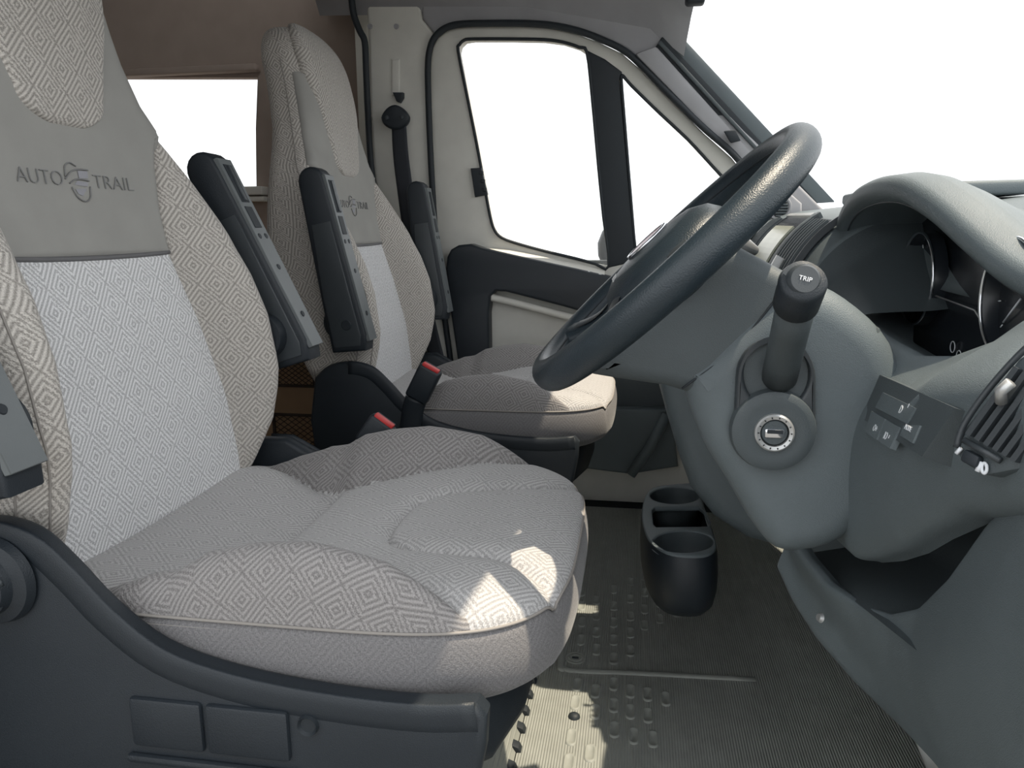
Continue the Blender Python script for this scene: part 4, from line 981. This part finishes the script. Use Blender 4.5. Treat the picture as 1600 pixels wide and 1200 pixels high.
# dial panel and dials
xf = 0.352
face = plate('instrument_panel', [(-0.17, 0.64), (-0.165, 0.74), (-0.20, 0.79), (-0.30, 0.815), (-0.40, 0.81), (-0.50, 0.77), (-0.62, 0.74), (-0.64, 0.66), (-0.50, 0.63), (-0.30, 0.62)], 'gauge', dash, (), 0.01, 0.003, lambda a, b, c: (xf+c+0.10*(b-0.72), a, b))
def fx_(z): return xf+0.10*(z-0.72)
for (yc_, zc_, r) in ((-0.288, 0.722, 0.055), (-0.525, 0.718, 0.055)):
    pts = [(fx_(zc_)-0.016, yc_+r*math.cos(q), zc_+r*math.sin(q)) for q in np.linspace(0, 2*math.pi, 48, endpoint=False)]
    dl = lathe('dial', [(r*0.9, -0.003), (r*0.95, 0.008), (r, 0.014), (r*1.03, 0.008), (r*1.05, 0.0)], (fx_(zc_)-0.001, yc_, zc_), (-1, 0, 0), 'gauge', dash, 48)
    tube('dial_ring', pts, 0.0019, 'chrome', dl, 8, True)
    for k in range(9):
        q = math.radians(220-k*32.5)
        tube('dial_tick', [(fx_(zc_)-0.003, yc_-r*0.78*math.cos(q), zc_+r*0.78*math.sin(q)), (fx_(zc_)-0.003, yc_-r*0.86*math.cos(q), zc_+r*0.86*math.sin(q))], 0.0007, 'white', dl, 4)
    tube('dial_needle', [(fx_(zc_)-0.005, yc_, zc_), (fx_(zc_)-0.005, yc_+r*0.5, zc_-r*0.45)], 0.0009, 'white', dl, 5)
tube('display_edge', [(fx_(0.70)-0.010, -0.345, 0.706), (fx_(0.70)-0.010, -0.45, 0.700), (fx_(0.70)-0.010, -0.462, 0.694), (fx_(0.70)-0.010, -0.470, 0.694)], 0.001, 'silver', face, 5)
for k, (yy, zz) in enumerate(((-0.40, 0.655), (-0.42, 0.648))):
    tube('trip_reset_ring', [(fx_(zz)-0.003, yy+0.006*math.cos(q), zz+0.006*math.sin(q)) for q in np.linspace(0, 2*math.pi, 20, endpoint=False)], 0.0006, 'white', face, 5, True)

# driver fascia below the dials
U = [(-0.25, 0.262, 0.705), (-0.33, 0.236, 0.690), (-0.42, 0.262, 0.668), (-0.50, 0.272, 0.660), (-0.55, 0.285, 0.668), (-0.60, 0.298, 0.690), (-0.64, 0.300, 0.712), (-0.70, 0.300, 0.728), (-0.86, 0.305, 0.735)]
LOW = {-0.25: 0.50, -0.33: 0.47, -0.42: 0.45, -0.50: 0.455, -0.55: 0.48, -0.60: 0.51, -0.64: 0.54, -0.70: 0.58, -0.86: 0.64}
st = []
for Y, X, Z in U[::-1]:
    xl = np.interp(-Y, [0.25, 0.42, 0.55, 0.70, 0.86], [0.205, 0.220, 0.232, 0.238, 0.245]); zl = LOW[Y]
    xm = np.interp(-Y, [0.25, 0.42, 0.62, 0.86], [0.205, 0.212, 0.222, 0.238])
    st.append((Y, [(X+0.09, Z-0.040), (X+0.035, Z-0.014), (X+0.004, Z), (X-0.016, Z-0.014), (xm+0.008, Z-0.055 if Z-0.055 > zl+0.06 else zl+0.07), (xm, (Z-0.055+zl)/2+0.01), (xl, zl), (xl+0.03, zl-0.012)]))
fas = loft('driver_fascia', st, 'dash', dash, 8, 90, 0.0)
from mathutils.bvhtree import BVHTree
_bv = BVHTree.FromPolygons([v.co+Vector(dash.location) for v in fas.data.vertices], [tuple(p.vertices) for p in fas.data.polygons])
# pocket behind, and the knee panel in front of it
loft('glove_pocket', [(-0.86, [(0.27, 0.66), (0.34, 0.62), (0.36, 0.50), (0.30, 0.44)]), (-0.30, [(0.23, 0.49), (0.33, 0.47), (0.345, 0.40), (0.22, 0.36)])], 'dash_dark', dash, 6, 30)
kn_ = [(-0.86, (0.250, 0.70), (0.250, 0.50), (0.40, 0.16)), (-0.76, (0.256, 0.615), (0.252, 0.46), (0.385, 0.17)), (-0.70, (0.262, 0.560), (0.256, 0.43), (0.375, 0.18)), (-0.64, (0.266, 0.492), (0.262, 0.39), (0.37, 0.19)), (-0.58, (0.268, 0.435), (0.268, 0.36), (0.365, 0.20)), (-0.53, (0.262, 0.402), (0.270, 0.33), (0.36, 0.205)), (-0.48, (0.248, 0.385), (0.262, 0.32), (0.34, 0.215)), (-0.43, (0.225, 0.386), (0.245, 0.325), (0.29, 0.245)), (-0.39, (0.206, 0.402), (0.222, 0.345), (0.252, 0.275)), (-0.36, (0.194, 0.420), (0.208, 0.36), (0.226, 0.31)), (-0.335, (0.188, 0.430), (0.196, 0.39), (0.206, 0.345))]
kp = loft('knee_panel', [(Y, [(a[0]+0.016, a[1]-0.004), (a[0]+0.004, a[1]), (a[0]-0.002, a[1]-0.010), b, ((b[0]+c[0])/2-0.012, (b[1]+c[1])/2-0.01), c, (c[0]+0.05, c[1]-0.01)]) for Y, a, b, c in kn_], 'dash', dash, 6, 90)
c = atY(1285, 965, -0.425); lathe('screw_cap', [(0, 0.001), (0.004, 0.001), (0.006, -0.003)], (c[0]-0.004, c[1], c[2]), (-0.9, -0.3, 0.3), 'silver', kp, 14)
p0 = atY(1420, 1115, -0.50); p1 = atY(1448, 1165, -0.51); p2 = atY(1462, 1210, -0.51)
tube('bonnet_release', [p0, p1, p2], [(0.004, 0.003), (0.010, 0.004), (0.007, 0.003)], 'silver', kp, 10)
# switch panel with buttons and their symbols
def fas_x(Y, z):
    return 0.0
Ysw = -0.585
def sw_pt(px, py):           # where the sight line meets the fascia
    r = Vector(ray(px, py)).normalized(); h = _bv.ray_cast(Vector(CAM), r)
    return np.array(h[0])
_sw = [sw_pt(1360, 590), sw_pt(1480, 640), sw_pt(1400, 690)]
swn = np.cross(_sw[1]-_sw[0], _sw[2]-_sw[0]); swn /= np.linalg.norm(swn); swn = swn if swn[0] < 0 else -swn
_swo = sw_pt(1405, 650)
_sw_hit = sw_pt
def sw_pt(px, py):
    r = ray(px, py); return CAM+r*(np.dot(_swo-CAM, swn)/np.dot(r, swn))
_hits = np.array([_sw_hit(x, y) for x in range(1362, 1470, 12) for y in range(612, 690, 10)])
_swo = _hits.mean(0); swn = np.linalg.svd(_hits-_swo)[2][2]; swn = swn if swn[0] < 0 else -swn
def sw_poly(name, pts, h0, h1, mat, parent, bev=0.0015):
    P = [sw_pt(x, y) for x, y in pts]; bm = bmesh.new()
    vs = [bm.verts.new(p+swn*h0) for p in P]; v2 = [bm.verts.new(p+swn*h1) for p in P]; n = len(P)
    bm.faces.new(vs[::-1]); bm.faces.new(v2)
    for i in range(n): bm.faces.new([vs[i], vs[(i+1) % n], v2[(i+1) % n], v2[i]])
    return bm_obj(name, bm, mat, parent)
spn = sw_poly('switch_panel', [(1352, 575), (1500, 640), (1448, 716), (1335, 645)], -0.03, 0.0035, 'dash_dark', dash, 0.001)
def sw_text(body, px, py, size, parent, mat='white'):
    c = sw_pt(px, py); tx = sw_pt(px+20, py+11)-sw_pt(px, py); tx /= np.linalg.norm(tx); ty = np.cross(swn, tx); ty = ty if ty[2] > 0 else -ty
    Vt, Ft = text_geo(body, size, 0.0002); mesh_obj('symbol', [c+tx*x+ty*y+swn*(0.0056+z) for x, y, z in Vt], Ft, mat, parent, False)
for pts, syms in (([(1388, 616), (1440, 641), (1426, 665), (1376, 640)], (('D', 1418, 644, 0.010), ("'", 1427, 645, 0.014))), ([(1370, 645), (1392, 658), (1378, 690), (1360, 678)], (('O+', 1377, 673, 0.009),)), ([(1394, 659), (1415, 671), (1400, 704), (1381, 692)], (('IO', 1394, 685, 0.009), ("'", 1397, 692, 0.012))), ([(1422, 668), (1448, 668), (1436, 696), (1416, 684)], (('MODE', 1430, 673, 0.006),))):
    bo = sw_poly('switch_button', pts, 0.0, 0.0052, 'dash', spn, 0.001)
    for s_ in syms: sw_text(*s_, bo)
# outer air vent at the door end of the dash
vn2 = np.array([-0.80, -0.55, 0.24]); vn2 /= np.linalg.norm(vn2)
_vo = np.array([0.224, -0.765, 0.655])
def ov(px, py):
    r = ray(px, py); return CAM+r*(np.dot(_vo-CAM, vn2)/np.dot(r, vn2))
va_ = [ov(1640, 535), ov(1596, 560), ov(1512, 668), ov(1496, 702), ov(1505, 722), ov(1545, 745), ov(1600, 735), ov(1660, 640)]
def vent_pl(name, pts, h0, h1, mat, parent, bev=0.002):
    bm = bmesh.new(); n = len(pts)
    vs = [bm.verts.new(p+vn2*h0) for p in pts]; v2 = [bm.verts.new(p+vn2*h1) for p in pts]
    bm.faces.new(vs[::-1]); bm.faces.new(v2)
    for i in range(n): bm.faces.new([vs[i], vs[(i+1) % n], v2[(i+1) % n], v2[i]])
    if bev: bmesh.ops.bevel(bm, geom=bm.edges[:], offset=bev, segments=2, profile=0.5, affect='EDGES')
    return bm_obj(name, bm, mat, parent)
vo = vent_pl('air_vent', va_, -0.03, 0.004, 'dash_dark', dash, 0.004); vo['label'] = 'slatted outer air vent with white markings'
for k in range(6):
    a = ov(1526+14*k, 682+8*k); b = ov(1602+16*k, 578+6*k)
    s_ = (b-a)/np.linalg.norm(b-a); w = np.cross(vn2, s_)*0.0018
    bm = bmesh.new(); c8 = [a-w, a+w, b+w, b-w]; vs = [bm.verts.new(p+vn2*0.002) for p in c8]+[bm.verts.new(p+vn2*0.010) for p in c8]
    for f in ((0, 1, 2, 3), (7, 6, 5, 4), (0, 4, 5, 1), (1, 5, 6, 2), (2, 6, 7, 3), (3, 7, 4, 0)): bm.faces.new([vs[i] for i in f])
    bm_obj('vent_slat', bm, 'satin', vo, False)
tube('vent_edge', catmull([ov(1500, 700)+vn2*0.004, ov(1514, 664)+vn2*0.005, ov(1550, 612)+vn2*0.005, ov(1598, 556)+vn2*0.004, ov(1640, 520)+vn2*0.004], 5), 0.0022, 'satin', vo, 8)
tube('vent_crossbar', [ov(1518, 690)+vn2*0.008, ov(1575, 722)+vn2*0.008], 0.0022, 'satin', vo, 8)
wheel_c = [ov(1520, 703), ov(1545, 716), ov(1538, 734), ov(1512, 722)]
vent_pl('vent_thumbwheel', wheel_c, 0.003, 0.010, 'rubber', vo, 0.002)
def vmark(pts, r): tube('vent_mark', [ov(x, y)+vn2*0.0062 for x, y in pts], r, 'white', vo, 6)
vmark([(1503, 710), (1511, 702)], 0.0014); vmark([(1536, 738), (1543, 723)], 0.0017)
tube('vent_mark', [ov(1547+4*math.cos(q), 733+8*math.sin(q))+vn2*0.0062 for q in np.linspace(0, 2*math.pi, 16, endpoint=False)], 0.0011, 'white', vo, 6, True)
tube('vent_lever', [ov(1582, 632)+vn2*0.012, ov(1590, 618)+vn2*0.018, ov(1606, 604)+vn2*0.018], 0.0035, 'silver', vo, 10)
# closing panel at the driver door end
plate('dash_end_panel', [(0.30, 0.76), (0.252, 0.70), (0.248, 0.60), (0.25, 0.48), (0.33, 0.30), (0.42, 0.0), (0.42, -0.5), (0.70, -0.5), (0.70, 0.80), (0.44, 0.80)], 'dash', dash, (), 0.02, 0.006, lambda a, b, c: (a, -0.875+c, b))
world_org()

# ------------------------------------------------------------------ cup holder
cup = thing('cup_holder', (0.09, 0.02, 0.0), 'dark plastic double cup holder at the foot of the centre stack', 'cup holder')
ZT = 0.285
co = [tuple(atZ(x, y, ZT)[:2]) for x, y in [(1003, 800), (1006, 780), (1016, 764), (1036, 758), (1094, 755), (1096, 775), (1108, 812), (1119, 846), (1116, 860), (1098, 868), (1060, 867), (1034, 859), (1014, 842), (1005, 820)]]
co = [tuple(p) for p in catmull(co, 3, True)]
def oval(cx, cy, rx, ry, n=30): return [tuple(atZ(cx+rx*math.cos(q), cy+ry*math.sin(q), ZT)[:2]) for q in np.linspace(0, 2*math.pi, n, endpoint=False)]
h1 = oval(1055, 774, 39, 13); h2 = oval(1068, 846, 47, 17)
hs = [tuple(atZ(x, y, ZT)[:2]) for x, y in [(1019, 797), (1024, 792), (1092, 791), (1099, 796), (1108, 816), (1106, 822), (1026, 823), (1021, 818)]]
plate('top_plate', co, 'dash', cup, [h1, h2, hs], 0.010, 0.003, lambda a, b, c: (a, b, ZT-0.010+c))
ctr = np.mean(np.array(co), axis=0); V = []
prof = [(1.0, ZT-0.004), (1.03, ZT-0.015), (1.05, ZT-0.045), (1.03, ZT-0.075), (0.96, ZT-0.10), (0.82, ZT-0.118), (0.6, ZT-0.125)]
for s_, z in prof:
    for p in co: q = ctr+(np.array(p)-ctr)*s_; V.append((q[0]+0.02*(ZT-z), q[1], z))
F = grid_faces(len(co), len(prof), True, False); F.append(tuple((len(prof)-1)*len(co)+k for k in range(len(co))))
mesh_obj('tub', V, F, 'black', cup)
for hl_ in (h1, h2):
    cc = np.mean(np.array(hl_), axis=0); V = []
    for s_, z in ((1.0, ZT-0.002), (0.97, ZT-0.02), (0.9, ZT-0.06), (0.0, ZT-0.06)):
        for p in hl_: q = cc+(np.array(p)-cc)*s_; V.append((q[0], q[1], z))
    mesh_obj('cup_well', V, grid_faces(len(hl_), 4, True, False), 'dash_dark', cup)
world_org()

# ================================================================== FLOOR MAT
fm = thing('floor_mat', (0.1, 0.0, 0.0), 'ribbed grey rubber mat with oval studs covering the cab floor', 'floor mat')
mo_ = [(-0.160, -0.80), (0.62, -0.80), (0.62, 0.78), (-0.160, 0.78)]
plate('mat_sheet', mo_, 'mat', fm, (), 0.010, 0.003, lambda a, b, c: (a, b, 0.0005+c))
ZM = 0.0105
# upturned ribbed flap against the seat pedestal
fl = [(-0.160, ZM), (-0.166, 0.020), (-0.178, 0.045), (-0.192, 0.075), (-0.196, 0.078), (-0.198, 0.070), (-0.172, 0.010), (-0.165, 0.002)]
plate('pedestal_flap', fl, 'mat_plain', fm, (), 0.62, 0.001, lambda a, b, c: (a, -0.66+c, b))
for k in range(6):
    t = (k+0.6)/6.4; x = -0.163-0.029*t-0.002; z = 0.014+0.06*t
    tube('flap_rib', [(x, -0.655, z), (x, -0.045, z)], 0.0028, 'mat_plain', fm, 6)
# notched edge of the flap
for k in range(7):
    Y = -0.33+0.045*k
    plate('edge_notch', [(-0.164, 0.008), (-0.152, 0.010), (-0.156, 0.018), (-0.166, 0.022)], 'rubber', fm, (), 0.016, 0.001, (lambda Y: (lambda a, b, c: (a, Y+c, b)))(Y))
# raised border of the tray
T0 = atZ(874, 1046, ZM); T1 = atZ(1180, 1062, ZM); T2 = atZ(897, 844, ZM)
br = catmull([T1, T0*0.6+T1*0.4, T0+np.array([0.035, -0.001, 0]), T0+np.array([0.010, 0.003, 0]), T0+np.array([0.0, 0.02, 0]), T0*0.6+T2*0.4, T2], 6)
tube('tray_border', br, [(0.004, 0.007)]*len(br), 'mat_plain', fm, 10, flat=(0, 0, 1))
# oval studs
st_px = [(985, 909), (985, 936), (985, 963), (985, 989), (985, 1017), (1007, 901), (1007, 926), (1007, 952), (1007, 977), (1031, 918), (1031, 943), (1031, 967), (1057, 932), (1057, 957), (959, 921), (959, 947), (959, 973), (959, 1000), (959, 1029), (959, 1069), (959, 1102), (932, 938), (932, 962), (932, 988), (932, 1015), (930, 1080), (930, 1112), (909, 925), (909, 947), (909, 972), (908, 1000), (902, 1070), (899, 1098), (893, 1152), (922, 1177), (889, 1192), (985, 1080), (985, 1112), (1012, 1085), (1012, 1118), (960, 1140), (990, 1150), (1020, 1155), (1040, 1092)]
V0, F0 = [], []
n = 20
sec = [(1.0, 0.0), (0.93, 0.0022), (0.78, 0.0026), (0.70, 0.0012), (0.0, 0.0012)]
for s_, z in sec:
    for k in range(n):
        q = 2*math.pi*k/n; c_, s2 = math.cos(q), math.sin(q)
        V0.append((0.0085*s_*c_, s_*0.0085*s2+ (0.013*s_*math.copysign(min(abs(s2)*3, 1), s2)), z))
F0 = grid_faces(n, len(sec), True, False)
stud_me = None
for i, (x, y) in enumerate(st_px):
    p = atZ(x, y, ZM)
    if stud_me is None:
        o = mesh_obj('oval_stud', V0, F0, 'mat_plain', fm, org=(0, 0, 0)); stud_me = o.data
    else:
        o = bpy.data.objects.new('oval_stud', stud_me); COL.objects.link(o); o.parent = fm
    o.location = (p[0]-fm.location.x, p[1]-fm.location.y, ZM-0.0003-fm.location.z)
# round fixing with a raised bar
p = atZ(899, 1029, ZM)
fx = lathe('mat_fixing', [(0, 0.001), (0.008, 0.001), (0.009, 0.003), (0.012, 0.003), (0.013, 0.0005), (0.016, 0.0005), (0.0165, 0.0025), (0.0185, 0.0025), (0.019, 0.0)], tuple(p), (0, 0, 1), 'mat_plain', fm, 32)
box('fixing_bar', (p[0]-0.006, p[1]-0.0014, p[2]), (p[0]+0.006, p[1]+0.0014, p[2]+0.0035), 'rubber', fx, 0.0006, 1)
p = atZ(897, 1120, ZM)
lathe('carpet_peg', [(0, 0.006), (0.005, 0.006), (0.009, 0.003), (0.010, 0.0)], tuple(p), (0, 0, 1), 'rubber', fm, 20)
world_org()
